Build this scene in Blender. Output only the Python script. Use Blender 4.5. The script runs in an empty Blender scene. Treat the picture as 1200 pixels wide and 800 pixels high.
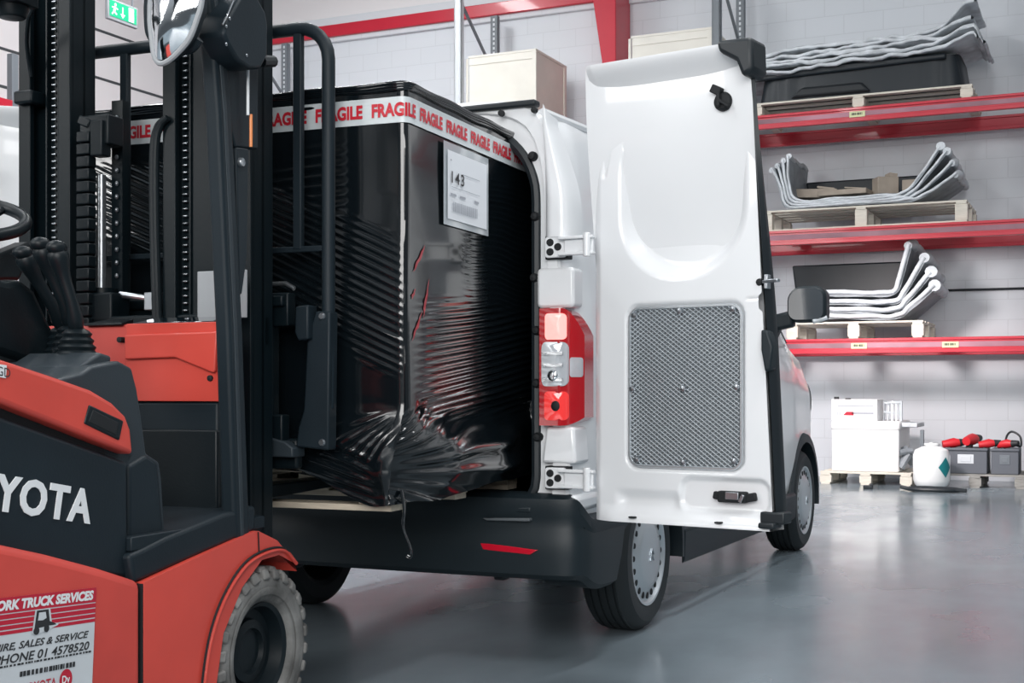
import bpy, bmesh, math, random
from mathutils import Vector, Matrix, noise
random.seed(7)
R = math.radians; PI = math.pi
C = bpy.context.scene.collection
sc = bpy.context.scene
# ------------------------------------------------------------------ camera, world, lights
FPX = 1544.0; CAMH = 1.06; YAW = 24.75; HOR = 457.0
cd = bpy.data.cameras.new('camera'); cam = bpy.data.objects.new('camera', cd); C.objects.link(cam)
cd.sensor_width = 36; cd.lens = FPX / 1200 * 36; cd.shift_y = (HOR - 400) / 1200; cd.clip_end = 200; cd.clip_start = .02
cam.location = (0, 0, CAMH); cam.rotation_euler = (R(90), 0, R(YAW)); sc.camera = cam
w = bpy.data.worlds.new('world'); sc.world = w; w.use_nodes = True
nt = w.node_tree; bg = nt.nodes['Background']
tc = nt.nodes.new('ShaderNodeTexCoord'); sx = nt.nodes.new('ShaderNodeSeparateXYZ'); cr = nt.nodes.new('ShaderNodeValToRGB')
mr = nt.nodes.new('ShaderNodeMapRange'); mr.inputs[1].default_value = -1; mr.inputs[2].default_value = 1
nt.links.new(tc.outputs['Generated'], sx.inputs[0]); nt.links.new(sx.outputs[2], mr.inputs[0]); nt.links.new(mr.outputs[0], cr.inputs[0]); nt.links.new(cr.outputs[0], bg.inputs[0])
cr.color_ramp.elements[0].color = (.16, .18, .2, 1); cr.color_ramp.elements[0].position = .45
cr.color_ramp.elements[1].color = (.72, .77, .82, 1); cr.color_ramp.elements[1].position = .75
bg.inputs[1].default_value = .5
def area(name, loc, sx_, sy_, energy, color=(.98, .99, 1), rot=(0, 0, 0)):
    l = bpy.data.lights.new(name, 'AREA'); l.shape = 'RECTANGLE'; l.size = sx_; l.size_y = sy_; l.energy = energy; l.color = color
    o = bpy.data.objects.new(name, l); o.location = loc; o.rotation_euler = rot; C.objects.link(o)
for i, (x, y, e) in enumerate([(-9.0, 12.0, 230), (-6.2, 9.0, 260), (2.2, 8.0, 60), (-6.8, 4.5, 150), (-.9, 6.5, 190), (-5.5, 0.5, 130), (1.6, 2.5, 170)]):
    area('hall_light', (x, y, 7.4), .5, 3.2, e)
def aim(o, t): o.rotation_euler = (Vector(t) - Vector(o.location)).to_track_quat('-Z', 'Y').to_euler()
area('front_fill', (1.6, -5.5, 4.2), 7, 4.6, 820, (1, .985, .97)); aim(bpy.data.objects['front_fill'], (-2.4, 6, 1.2))  # added softbox behind the camera, brightens the surfaces that face it
area('film_streak_fill', (-7.6, -4.0, 5.0), 2.6, 3.6, 330, (1, .99, .98)); aim(bpy.data.objects['film_streak_fill'], (-2.6, 4, 1.4))  # second added panel behind left, puts bright streaks on the film ridges
sl = bpy.data.lights.new('low_wall_fill', 'SPOT'); sl.energy = 560; sl.color = (1, .90, .89); sl.spot_size = R(74); sl.spot_blend = .9; sl.shadow_soft_size = .25  # added spot with no fixture, brightens the back wall below the lowest beam
so = bpy.data.objects.new('low_wall_fill', sl); C.objects.link(so); so.location = (-2.9, 12.0, 2.6); aim(so, (-2.0, 16.3, .0))
sc.view_settings.view_transform = 'Standard'; sc.view_settings.look = 'None'
sc.view_settings.exposure = 0.0; sc.view_settings.gamma = 1
# ------------------------------------------------------------------ pixel rays onto real planes
_fw = Vector((-math.sin(R(YAW)), math.cos(R(YAW)), 0)); _rt = Vector((math.cos(R(YAW)), math.sin(R(YAW)), 0))
class Frame:
    """a local ground frame; calling it meets a sight line with a local plane"""
    def __init__(s, ox, oy, deg):
        s.o = Vector((ox, oy, 0)); s.a = R(deg); s.m = Matrix.Rotation(s.a, 3, 'Z'); s.mi = s.m.inverted()
    def __call__(s, px, py, x=None, y=None, z=None):
        d = s.mi @ (_fw + _rt * ((px - 600) / FPX) + Vector((0, 0, (HOR - py) / FPX))); c = s.mi @ (Vector((0, 0, CAMH)) - s.o)
        t = (x - c.x) / d.x if x is not None else (y - c.y) / d.y if y is not None else (z - c.z) / d.z
        return c + d * t
KF = Frame(-2.356, 3.33, 3)        # forklift
GF = Frame(-2.12, 3.77, 3)         # load
VF = Frame(-2.84, 4.67, 0)         # van
DF = Frame(-1.81, 4.63, -9.8)      # right rear door
WF = Frame(0, 0, 0)
# ------------------------------------------------------------------ materials
def lin(h):
    h = h.lstrip('#'); c = [int(h[i:i+2], 16) / 255 for i in (0, 2, 4)]
    return tuple(x / 12.92 if x <= .04045 else ((x + .055) / 1.055) ** 2.4 for x in c)
def mat(name, col, rough=.5, metal=0, coat=0, emit=None, es=0, bump=0, bscale=40, var=0, vscale=6, spec=.5, trans=0, alpha=1, stretch=(1, 1, 1), rvar=0):
    m = bpy.data.materials.new(name); m.use_nodes = True; n = m.node_tree.nodes; l = m.node_tree.links; b = n['Principled BSDF']
    if isinstance(col, str): col = lin(col)
    b.inputs['Base Color'].default_value = (*col, 1); b.inputs['Roughness'].default_value = rough; b.inputs['Metallic'].default_value = metal
    b.inputs['Coat Weight'].default_value = coat; b.inputs['Coat Roughness'].default_value = .06; b.inputs['Specular IOR Level'].default_value = spec
    b.inputs['Transmission Weight'].default_value = trans; b.inputs['Alpha'].default_value = alpha
    if emit is not None:
        b.inputs['Emission Color'].default_value = (*(lin(emit) if isinstance(emit, str) else emit), 1); b.inputs['Emission Strength'].default_value = es
    if bump or var or rvar:
        t = n.new('ShaderNodeTexCoord'); mp = n.new('ShaderNodeMapping'); mp.inputs['Scale'].default_value = stretch; l.new(t.outputs['Object'], mp.inputs[0])
    if bump:
        z = n.new('ShaderNodeTexNoise'); z.inputs['Scale'].default_value = bscale; z.inputs['Detail'].default_value = 4; l.new(mp.outputs[0], z.inputs[0])
        bp = n.new('ShaderNodeBump'); bp.inputs['Strength'].default_value = bump; bp.inputs['Distance'].default_value = .01
        l.new(z.outputs[0], bp.inputs['Height']); l.new(bp.outputs[0], b.inputs['Normal'])
    if var or rvar:
        z2 = n.new('ShaderNodeTexNoise'); z2.inputs['Scale'].default_value = vscale; z2.inputs['Detail'].default_value = 5; l.new(mp.outputs[0], z2.inputs[0])
    if var:
        r2 = n.new('ShaderNodeValToRGB'); r2.color_ramp.elements[0].position = .3; r2.color_ramp.elements[1].position = .7
        r2.color_ramp.elements[0].color = (*[c * (1 - var) for c in col], 1); r2.color_ramp.elements[1].color = (*[min(1, c * (1 + var)) for c in col], 1)
        l.new(z2.outputs[0], r2.inputs[0]); l.new(r2.outputs[0], b.inputs['Base Color'])
    if rvar:
        m2 = n.new('ShaderNodeMapRange'); m2.inputs[3].default_value = max(.02, rough - rvar); m2.inputs[4].default_value = rough + rvar
        m2.inputs[1].default_value = .3; m2.inputs[2].default_value = .7
        l.new(z2.outputs[0], m2.inputs[0]); l.new(m2.outputs[0], b.inputs['Roughness'])
    return m
M = {}
M['floor'] = mat('floor_paint', (.185, .225, .252), .2, var=.2, vscale=1.1, rvar=.1, bump=.05, bscale=3, stretch=(1, .5, 1))
M['van_white'] = mat('van_white', (.80, .82, .84), .28, coat=.6, spec=.4)
M['van_plastic'] = mat('van_plastic', (.011, .0185, .0235), .45, spec=.35, bump=.08, bscale=400)
M['van_grey'] = mat('van_grey', (.10, .115, .125), .5)
M['van_inside'] = mat('van_inside', (.006, .009, .012), .6)
M['rubber'] = mat('rubber', (.012, .017, .02), .6, bump=.05, bscale=60)
M['seal'] = mat('seal', (.008, .013, .017), .5)
M['glass'] = mat('dark_glass', (.01, .02, .03), .04, coat=1)
M['alu'] = mat('alu', (.62, .66, .69), .32, .75)
M['chrome'] = mat('chrome', (.8, .83, .86), .08, 1)
M['steel'] = mat('steel', (.42, .45, .48), .3, .9)
M['hole'] = mat('hole', (.004, .006, .008), .7)
M['lens_red'] = mat('lens_red', (.42, .004, .010), .12, coat=1, emit=(.6, .01, .015), es=.03)
M['lens_lit'] = mat('lens_lit', (.9, .3, .28), .15, emit=(1, .40, .36), es=.95)
M['lens_low'] = mat('lens_low', (.85, .04, .04), .1, coat=1, emit=(1, .06, .05), es=.22)
M['lens_clear'] = mat('lens_clear', (.62, .66, .7), .1, .3, coat=1)
M['reflector'] = mat('reflector', (.6, .01, .03), .15, coat=1)
M['orange'] = mat('orange_paint', (.62, .066, .047), .42, coat=.15, var=.10, vscale=3, bump=.02, bscale=30)
M['orange_worn'] = mat('orange_worn', (.56, .062, .048), .48, var=.18, vscale=2.2, bump=.03, bscale=20)
M['fl_dark'] = mat('truck_charcoal', (.009, .0165, .0225), .5, spec=.26, var=.12, vscale=4, bump=.05, bscale=150)
M['fl_black'] = mat('truck_black', (.0045, .009, .012), .42, spec=.3, bump=.04, bscale=120)
M['fl_grey'] = mat('truck_grey', (.022, .032, .040), .5, spec=.4, bump=.05, bscale=200)
M['mast'] = mat('mast_black', (.0035, .008, .0108), .40, spec=.2, bump=.04, bscale=60)
M['plate'] = mat('plate_grey', (.33, .35, .37), .5)
M['letter'] = mat('letter_white', (.72, .75, .77), .5)
M['tyre_dirty'] = mat('tyre_dirty', (.15, .15, .145), .8, var=.55, vscale=9, bump=.3, bscale=40)
M['wrap'] = mat('stretch_wrap', (.004, .0065, .0085), .14, coat=.4, spec=.6)
M['tape'] = mat('tape_white', (.60, .65, .67), .35, bump=.12, bscale=12, stretch=(1, 1, 6))
M['tape_red'] = mat('tape_red', (.55, .012, .03), .45)
M['torn_red'] = mat('torn_red', (.32, .008, .018), .3)
M['paper'] = mat('paper', (.72, .75, .79), .5)
M['pouch'] = mat('pouch', (.42, .46, .49), .12, coat=1)
M['ink'] = mat('ink', (.02, .022, .025), .6)
M['ink_pale'] = mat('ink_pale', (.34, .36, .40), .6)
M['wood'] = mat('pallet_wood', (.56, .49, .39), .75, var=.16, vscale=9, bump=.1, bscale=30, stretch=(1, 4, 6))
M['wood_pale'] = mat('pallet_wood_pale', (.66, .62, .54), .75, var=.1, vscale=8, bump=.1, bscale=30, stretch=(1, 4, 6))
M['wood_grey'] = mat('pallet_wood_grey', (.30, .29, .27), .8, var=.2, vscale=9, bump=.1, bscale=30, stretch=(1, 4, 6))
M['ply'] = mat('crate_ply', (.76, .73, .66), .6, var=.05, vscale=3)
M['rack_red'] = mat('rack_red', (.52, .008, .03), .35, coat=.3, var=.06, vscale=2)
M['rack_grey'] = mat('rack_grey', (.16, .18, .20), .5)
M['rack_white'] = mat('rack_white', (.62, .65, .68), .5)
M['rack_inset'] = mat('rack_inset', (.30, .13, .17), .4, var=.5, vscale=1.3)
M['foam'] = mat('foam_wrap', (.60, .63, .66), .55, var=.22, vscale=7, bump=.4, bscale=22)
M['foam_dark'] = mat('foam_grey', (.24, .265, .29), .5, var=.3, vscale=6, bump=.4, bscale=18)
M['tub'] = mat('black_tub', (.011, .016, .021), .42, spec=.35, bump=.2, bscale=8)
M['card'] = mat('cardboard', (.34, .29, .24), .8, var=.12)
M['label_y'] = mat('label_yellow', (.66, .68, .40), .6)
M['crate_grey'] = mat('crate_grey', (.11, .12, .14), .5)
M['tool_red'] = mat('tool_red', (.6, .02, .03), .4)
M['teal'] = mat('teal', (.01, .20, .22), .5)
M['bottle_white'] = mat('bottle_white', (.82, .84, .84), .3, coat=.3)
M['green'] = mat('exit_green', (.01, .42, .20), .4, emit=(.01, .5, .25), es=.35)
M['exit_white'] = mat('exit_white', (.8, .85, .85), .4, emit=(.8, .9, .9), es=.4)
M['white_box'] = mat('white_box', (.86, .86, .86), .5)
M['sticker'] = mat('sticker', (.56, .60, .63), .5, var=.05)
M['sticker_red'] = mat('sticker_red', (.47, .012, .035), .45)
M['amber'] = mat('amber', (.75, .25, .08), .4)
def wall_mat(name, col, sx_):
    m = mat(name, col, .55); n = m.node_tree.nodes; l = m.node_tree.links; b = n['Principled BSDF']
    t = n.new('ShaderNodeTexCoord'); mp = n.new('ShaderNodeMapping'); mp.inputs['Rotation'].default_value = sx_
    br = n.new('ShaderNodeTexBrick'); br.inputs['Scale'].default_value = 1; br.inputs['Brick Width'].default_value = .47; br.inputs['Row Height'].default_value = .235
    br.inputs['Mortar Size'].default_value = .006; br.inputs['Mortar Smooth'].default_value = .3
    br.inputs[1].default_value = (*col, 1); br.inputs[2].default_value = (*[c * .985 for c in col], 1); br.inputs[3].default_value = (*[c * .90 for c in col], 1)
    l.new(t.outputs['Object'], mp.inputs[0]); l.new(mp.outputs[0], br.inputs[0]); l.new(br.outputs[0], b.inputs['Base Color'])
    bp = n.new('ShaderNodeBump'); bp.invert = True; bp.inputs['Strength'].default_value = .25; bp.inputs['Distance'].default_value = .005
    l.new(br.outputs['Fac'], bp.inputs['Height']); l.new(bp.outputs[0], b.inputs['Normal']); return m
M['wall'] = wall_mat('wall_block', (.66, .69, .73), (R(90), 0, 0))
M['panel'] = mat('wall_panel', (.74, .71, .715), .5)
M['joint'] = mat('joint_dark', (.05, .055, .06), .7)
# ------------------------------------------------------------------ mesh builder
class MB:
    def __init__(s): s.b = bmesh.new(); s.mi = 0
    def _new(s, verts, faces):
        vs = [s.b.verts.new(v) for v in verts]
        for f in faces:
            try: s.b.faces.new([vs[i] for i in f]).material_index = s.mi
            except ValueError: pass
        return s
    def box(s, c, d, rot=None, taper=1):
        hx, hy, hz = d[0] / 2, d[1] / 2, d[2] / 2; c = Vector(c); vs = []
        for z in (-1, 1):
            k = taper if z > 0 else 1
            for x, y in ((-1, -1), (1, -1), (1, 1), (-1, 1)):
                v = Vector((x * hx * k, y * hy * k, z * hz))
                if rot: v = rot @ v
                vs.append(c + v)
        return s._new(vs, [(3, 2, 1, 0), (4, 5, 6, 7), (0, 1, 5, 4), (1, 2, 6, 5), (2, 3, 7, 6), (3, 0, 4, 7)])
    def bb(s, a, b): return s.box([(a[i] + b[i]) / 2 for i in range(3)], [abs(a[i] - b[i]) for i in range(3)])
    def prism(s, pts, axis, a, b):
        """polygon in the plane normal to axis, pushed from a to b"""
        def mk(p, t): return {'x': (t, p[0], p[1]), 'y': (p[0], t, p[1]), 'z': (p[0], p[1], t)}[axis]
        n = len(pts); vs = [mk(p, a) for p in pts] + [mk(p, b) for p in pts]
        fs = [tuple(range(n)), tuple(range(2 * n - 1, n - 1, -1))] + [(i, (i + 1) % n, n + (i + 1) % n, n + i) for i in range(n)]
        return s._new(vs, fs)
    def bar(s, p, q, w, h, up=(0, 0, 1)):
        p = Vector(p); q = Vector(q); d = (q - p).normalized(); u = Vector(up); r = d.cross(u)
        if r.length < 1e-4: r = d.cross(Vector((1, 0, 0)))
        r.normalize(); u = r.cross(d); vs = [c + r * (sx_ * w / 2) + u * (sy_ * h / 2) for c in (p, q) for sx_, sy_ in ((-1, -1), (1, -1), (1, 1), (-1, 1))]
        return s._new(vs, [(0, 1, 2, 3), (7, 6, 5, 4), (0, 4, 5, 1), (1, 5, 6, 2), (2, 6, 7, 3), (3, 7, 4, 0)])
    def tube(s, pts, r, seg=12, closed=False, flat=1):
        pts = [Vector(p) for p in pts]; n = len(pts); rings = []; prev = None
        for i, p in enumerate(pts):
            a = pts[i - 1] if (i or closed) else p; b = pts[(i + 1) % n] if (i < n - 1 or closed) else p
            t = (b - a).normalized()
            if prev is None:
                u = t.cross(Vector((0, 0, 1)))
                if u.length < .1: u = t.cross(Vector((0, 1, 0)))
            else: u = prev - t * prev.dot(t)
            u.normalize(); prev = u; v = t.cross(u); rr = r[i] if isinstance(r, (list, tuple)) else r
            rings.append([p + u * (rr * math.cos(2 * PI * k / seg)) + v * (rr * flat * math.sin(2 * PI * k / seg)) for k in range(seg)])
        fs = []
        for i in range(n if closed else n - 1):
            j = (i + 1) % n
            for k in range(seg): fs.append((i * seg + k, i * seg + (k + 1) % seg, j * seg + (k + 1) % seg, j * seg + k))
        if not closed: fs += [tuple(range(seg - 1, -1, -1)), tuple(range((n - 1) * seg, n * seg))]
        return s._new([v for r_ in rings for v in r_], fs)
    def lathe(s, prof, axis='x', c=(0, 0, 0), seg=48, closed=False, start=0, sweep=2 * PI):
        """prof: (radius, along axis)"""
        c = Vector(c); n = len(prof); vs = []; full = abs(sweep - 2 * PI) < 1e-6; m = seg if full else seg + 1
        for k in range(m):
            a = start + sweep * k / seg; ca, sa = math.cos(a), math.sin(a)
            for r, t in prof:
                vs.append(c + Vector({'x': (t, r * ca, r * sa), 'y': (r * ca, t, r * sa), 'z': (r * ca, r * sa, t)}[axis]))
        fs = []
        for k in range(seg):
            k2 = (k + 1) % m
            for i in range(n if closed else n - 1):
                j = (i + 1) % n; fs.append((k * n + i, k * n + j, k2 * n + j, k2 * n + i))
        return s._new(vs, fs)
    def grid(s, f, nu, nv, skip=None):
        vs = [f(i / nu, j / nv) for j in range(nv + 1) for i in range(nu + 1)]
        fs = [(j * (nu + 1) + i, j * (nu + 1) + i + 1, (j + 1) * (nu + 1) + i + 1, (j + 1) * (nu + 1) + i) for j in range(nv) for i in range(nu)
              if not (skip and skip(sum((Vector(vs[q]) for q in (j * (nu + 1) + i, j * (nu + 1) + i + 1, (j + 1) * (nu + 1) + i + 1, (j + 1) * (nu + 1) + i)), Vector()) / 4))]
        return s._new(vs, fs)
    def sphere(s, c, r, su=16, sv=10):
        c = Vector(c); r = Vector((r, r, r)) if not hasattr(r, '__len__') else Vector(r)
        return s.grid(lambda u, v: c + Vector((r.x * math.cos(2 * PI * u) * math.sin(PI * v), r.y * math.sin(2 * PI * u) * math.sin(PI * v), -r.z * math.cos(PI * v))), su, sv)
    def text(s, t, size, fn, offset=0, shear=0, ext=.0, align='LEFT', sub=0, spacing=1):
        cu = bpy.data.curves.new('t', 'FONT'); cu.body = t; cu.size = size; cu.offset = offset; cu.shear = shear; cu.align_x = align; cu.extrude = ext; cu.space_character = spacing; cu.resolution_u = 3
        o = bpy.data.objects.new('t', cu); C.objects.link(o)
        me = bpy.data.meshes.new_from_object(o.evaluated_get(bpy.context.evaluated_depsgraph_get())); bpy.data.objects.remove(o); bpy.data.curves.remove(cu)
        s._new([fn(v.co) for v in me.vertices], [tuple(p.vertices) for p in me.polygons]); bpy.data.meshes.remove(me); return s
    def textbox(s, t, u0, u1, v0, v1, fn, **kw):
        pts = []; tmp = MB(); tmp.text(t, .06, lambda c: pts.append(c.copy()) or c, **kw); tmp.b.free()
        a, b = min(p.x for p in pts), max(p.x for p in pts); c0, d0 = min(p.y for p in pts), max(p.y for p in pts)
        return s.text(t, .06, lambda c: fn(u0 + (c.x - a) / (b - a) * (u1 - u0), v0 + (c.y - c0) / (d0 - c0) * (v1 - v0)), **kw)
    def build(s, name, mats, parent=None, bevel=0, seg=2, smooth=35, weld=False, mods=None, loc=None, rot=None):
        if weld: bmesh.ops.remove_doubles(s.b, verts=s.b.verts, dist=1e-5)
        bmesh.ops.recalc_face_normals(s.b, faces=s.b.faces)
        me = bpy.data.meshes.new(name); s.b.to_mesh(me); s.b.free()
        for m in (mats if isinstance(mats, (list, tuple)) else [mats]): me.materials.append(M[m] if isinstance(m, str) else m)
        o = bpy.data.objects.new(name, me); C.objects.link(o)
        if smooth:
            me.shade_smooth(); me.set_sharp_from_angle(angle=R(smooth))
        if bevel:
            b = o.modifiers.new('bevel', 'BEVEL'); b.width = bevel; b.segments = seg; b.limit_method = 'ANGLE'; b.angle_limit = R(38); b.use_clamp_overlap = True
        if parent: o.parent = parent
        if loc: o.location = loc
        if rot: o.rotation_euler = rot
        return o
def tag(o, label, cat, group=None):
    o['label'] = label; o['category'] = cat
    if group: o['group'] = group
    return o
def thing(name, label, cat, loc=(0, 0, 0), rz=0, group=None):
    o = bpy.data.objects.new(name, None); C.objects.link(o); o.location = loc; o.rotation_euler = (0, 0, rz); o.empty_display_size = .2
    return tag(o, label, cat, group)
def struct(o): o['kind'] = 'structure'; return o
def copy_tree(o, parent=None):
    c = o.copy(); C.objects.link(c)
    if parent: c.parent = parent
    for ch in list(o.children): copy_tree(ch, c)
    return c
def sm(a, b, x):
    t = max(0, min(1, (x - a) / (b - a))); return t * t * (3 - 2 * t)
def rrect(x0, x1, z0, z1, r, n=6):
    r4 = r if hasattr(r, '__len__') else (r, r, r, r); out = []   # bl, br, tr, tl
    for (cx, cz, a0), q in zip(((x0, z0, 180), (x1, z0, 270), (x1, z1, 0), (x0, z1, 90)), r4):
        ox = cx + (q if cx == x0 else -q); oz = cz + (q if cz == z0 else -q)
        for k in range(n + 1):
            a = R(a0 + 90 * k / n); out.append((ox + q * math.cos(a), oz + q * math.sin(a)))
    return out
def curve_pts(ctrl, n=8):
    """Catmull-Rom through control points"""
    P = [Vector(p) for p in ctrl]; P = [2 * P[0] - P[1]] + P + [2 * P[-1] - P[-2]]; out = []
    for i in range(1, len(P) - 2):
        for k in range(n):
            t = k / n; a, b, c, d = P[i - 1:i + 3]
            out.append(.5 * ((2 * b) + (c - a) * t + (2 * a - 5 * b + 4 * c - d) * t * t + (3 * b - a - 3 * c + d) * t ** 3))
    return out + [P[-2]]
# ------------------------------------------------------------------ the hall
WALLY = 16.3; LWX = -12.6
struct(MB().bb((-12.7, -3, -.1), (6, 16.4, 0)).build('floor', 'floor', smooth=0))
o = struct(MB().bb((-12.7, WALLY, 0), (6, WALLY + .2, 6.15)).build('wall_back', 'wall', smooth=0))
struct(MB().bb((-12.7, WALLY - .02, 6.42), (6, WALLY + .2, 8.2)).build('wall_upper', 'panel', smooth=0))
struct(MB().bb((-12.6, WALLY - .1, 6.17), (-5.85, WALLY + .1, 6.34)).build('trim_1', 'rack_red', bevel=.01))
struct(MB().bb((-12.6, WALLY - .06, 6.34), (6, WALLY + .2, 6.46)).build('trim_2', 'rack_white', bevel=.01))
struct(MB().bb((-12.6, WALLY - .05, 6.1), (6, WALLY + .2, 6.2)).build('trim_3', 'wall', bevel=.01))
lw = MB().bb((LWX - .1, -3, 0), (LWX, WALLY, 8.2)); lw.mi = 1
for z in (4.83, 5.3, 5.95, 7.1): lw.bb((LWX - .01, -3, z - .018), (LWX + .004, WALLY, z + .018))
struct(lw.build('wall_left', ['panel', 'joint'], smooth=0))
struct(MB().prism([(-6.42, 8.0), (-5.81, 8.0), (-5.81, 0), (-6.0, 0), (-6.0, 5.26)], 'y', 15.75, 16.3).build('trim_4', 'rack_red', bevel=.01))
# cable along the wall
tag(MB().tube([(-2.2, WALLY - .03, 2.24), (-1.4, WALLY - .03, 2.235), (0, WALLY - .03, 2.23), (2, WALLY - .03, 2.24)], .014, 8).build('wall_cable', 'seal'), 'thin black cable running level along the grey block wall', 'cable')
# ------------------------------------------------------------------ pallet racks
def rack_beam(root, x0, x1, y, z, h, nm='beam', face=-1):
    m = MB(); m.bb((x0, y - .02, z - h), (x1, y + .03, z))
    m.bb((x0, y - .035, z - .03), (x1, y - .02, z)); m.bb((x0, y - .035, z - h), (x1, y - .02, z - h + .04))
    return m.build(nm, 'rack_red', root, bevel=.004)
rk = thing('pallet_rack', 'long pallet rack with red beams and grey posts against the back wall', 'pallet rack', (0, 0, 0))
XS = [-11.03, -7.65, -4.27, -.80, 2.49]
for i, x in enumerate(XS):
    for y, mtl in ((14.98, 'rack_white' if i == 1 else 'rack_grey'), (16.05, 'rack_grey')):
        m = MB(); m.bb((x - .05, y - .04, .01), (x + .05, y - .025, 6.1)); m.bb((x - .05, y - .04, .01), (x - .035, y + .04, 6.1)); m.bb((x + .035, y - .04, .01), (x + .05, y + .04, 6.1))
        m.bb((x - .08, y - .06, 0), (x + .08, y + .06, .012))
        if y > 15.5:
            m.mi = 1
            for k in range(28): m.bb((x - .012, y - .044, 4.3 + k * .064), (x + .012, y - .038, 4.335 + k * .064))
        m.build('upright', [mtl, 'rack_white'], rk)
    for k in range(6):
        za, zb = (.3 + k, 1.2 + k); q = (14.99, 16.04) if k % 2 == 0 else (16.04, 14.99)
        if zb < 6.3: MB().bar((x, q[0], za), (x, q[1], min(zb, 6.05)), .03, .03).build('brace', 'rack_grey', rk)
for i in range(4):
    for z, h in ((1.635, .165), (2.875, .165), (4.21, .16)):
        b1 = rack_beam(rk, XS[i] + .05, XS[i + 1] - .05, 14.95, z, h)
        inl = MB().bb((XS[i] + .1, 14.926, z - h + .06), (XS[i + 1] - .1, 14.929, z - .05)).build('beam_groove', 'rack_inset' if 'rack_inset' in M else 'foam', b1, smooth=0)
        inl['label'] = 'pale worn groove along the beam face'
        rack_beam(rk, XS[i] + .05, XS[i + 1] - .05, 16.08, z, h)
        if i == 2:
            for lx in ([-2.65] if z > 4 else [-2.63, -1.66] if z < 2 else []):
                m = MB().box((lx, 14.922, z - h / 2), (.17, .004, .062)); m.mi = 1
                for q in range(9): m.box((lx - .06 + q * .014, 14.9195, z - h / 2 + .004), (.006 + (q * 7 % 4) * .002, .002, .026))
                m.build('beam_label', ['label_y', 'ink'], b1, smooth=0)['label'] = 'pale yellow bar label on the beam'
lr = thing('pallet_rack', 'pallet rack with red beams along the left wall, beyond the truck mast', 'pallet rack', (-11.5, 0, 0))
for y in (8.0, 11.3, 14.4):
    for x in (0, -1):
        MB().bb((x - .04, y - .05, 0), (x + .04, y + .05, 4.9)).build('upright', 'rack_grey', lr, bevel=.005)
for z in (1.6, 2.9, 4.36):
    for y0, y1 in ((8.05, 11.25), (11.35, 14.35)):
        for x in (.02, -1.02): MB().bb((x - .03, y0, z - .19), (x + .03, y1, z)).build('beam', 'rack_red', lr, bevel=.005)
# ------------------------------------------------------------------ pallets
def pallet(label, loc, rz, lx, ly, h, material='wood', board=.1, lead=False, nb=5):
    root = thing('wooden_pallet', label, 'pallet', loc, rz, None); t = .021; mt = M[material]
    for k in range(nb):
        y = -ly / 2 + board / 2 + k * (ly - board) / (nb - 1)
        MB().box((0, y, h - t / 2), (lx, board, t)).build('deck_board', mt, root, bevel=.002)
    for x in (-lx / 2 + .06, 0, lx / 2 - .06):
        MB().box((x, 0, h - t * 1.5), (.11, ly, t)).build('stringer_board', mt, root, bevel=.002)
        if not lead: MB().box((x, 0, t / 2), (.10, ly, t)).build('bottom_board', mt, root, bevel=.002)
        for y in (-ly / 2 + .06, 0, ly / 2 - .06):
            MB().box((x, y, h / 2 - t * .5), (.13, .11, h - 3 * t)).build('block', mt, root, bevel=.003)
    if lead:
        for y in (-ly / 2 + .05, 0, ly / 2 - .05): MB().box((0, y, t / 2), (lx, .10, t)).build('bottom_board', mt, root, bevel=.002)
    return root
pallet('pale wooden pallet on the top red beams carrying the upturned black tub', (-2.65, 15.5, 4.212), 0, 2.42, 1.05, .15, 'wood_pale')
pallet('white painted wooden pallet on the middle red beams under grey trays', (-2.62, 15.5, 2.877), 0, 2.25, 1.05, .24, 'wood_pale', .14, True)
pallet('wooden pallet on the lowest red beams, under the tallest stack of bent trays', (-2.70, 15.5, 1.637), 0, 1.5, 1.05, .19, 'wood_pale', .14)
pallet('pale wooden pallet on the floor under the big white wrapped box', (-2.58, 15.52, 0), 0, 1.0, 1.0, .145, 'wood_pale')
pallet('grey wooden pallet on the floor under the tool crates', (-1.42, 15.5, 0), 0, 1.05, .9, .15, 'wood_grey')
# ------------------------------------------------------------------ racked goods
def Pw(px, py, y=15.0): return WF(px, py, y=y)
def strip(path, th, y0, y1, name, mtl, root=None, wob=.012, seed=0):
    pts = [Vector((p[0], 0, p[1])) for p in path]
    pts = curve_pts(pts, 6); n = len(pts); nu, nv = n - 1, 10; vs = []; prof = []
    for i, p in enumerate(pts):
        t = (pts[min(n - 1, i + 1)] - pts[max(0, i - 1)]).normalized(); nn = Vector((-t.z, 0, t.x)); prof.append((p, nn))
    loop = [(p + nn * th / 2) for p, nn in prof] + [(p - nn * th / 2) for p, nn in reversed(prof)]
    m = MB(); L = len(loop)
    for j in range(nv + 1):
        y = y0 + (y1 - y0) * j / nv
        for q in loop:
            k = noise.noise(Vector((q.x * 3 + seed * 7.3, y * 3, q.z * 3))) * wob * (1.6 if j in (0, nv) else 1)
            vs.append((q.x + k * .5, y + k, q.z + k))
    fs = [(j * L + i, j * L + (i + 1) % L, (j + 1) * L + (i + 1) % L, (j + 1) * L + i) for j in range(nv) for i in range(L)]
    for j in (0, nv):
        for i in range(n - 1): fs.append((j * L + i, j * L + i + 1, j * L + L - 2 - i, j * L + L - 1 - i))
    m._new(vs, fs); return m.build(name, mtl, root, smooth=50)
ords = ['lowest', 'second lowest', 'second highest', 'topmost']
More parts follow.
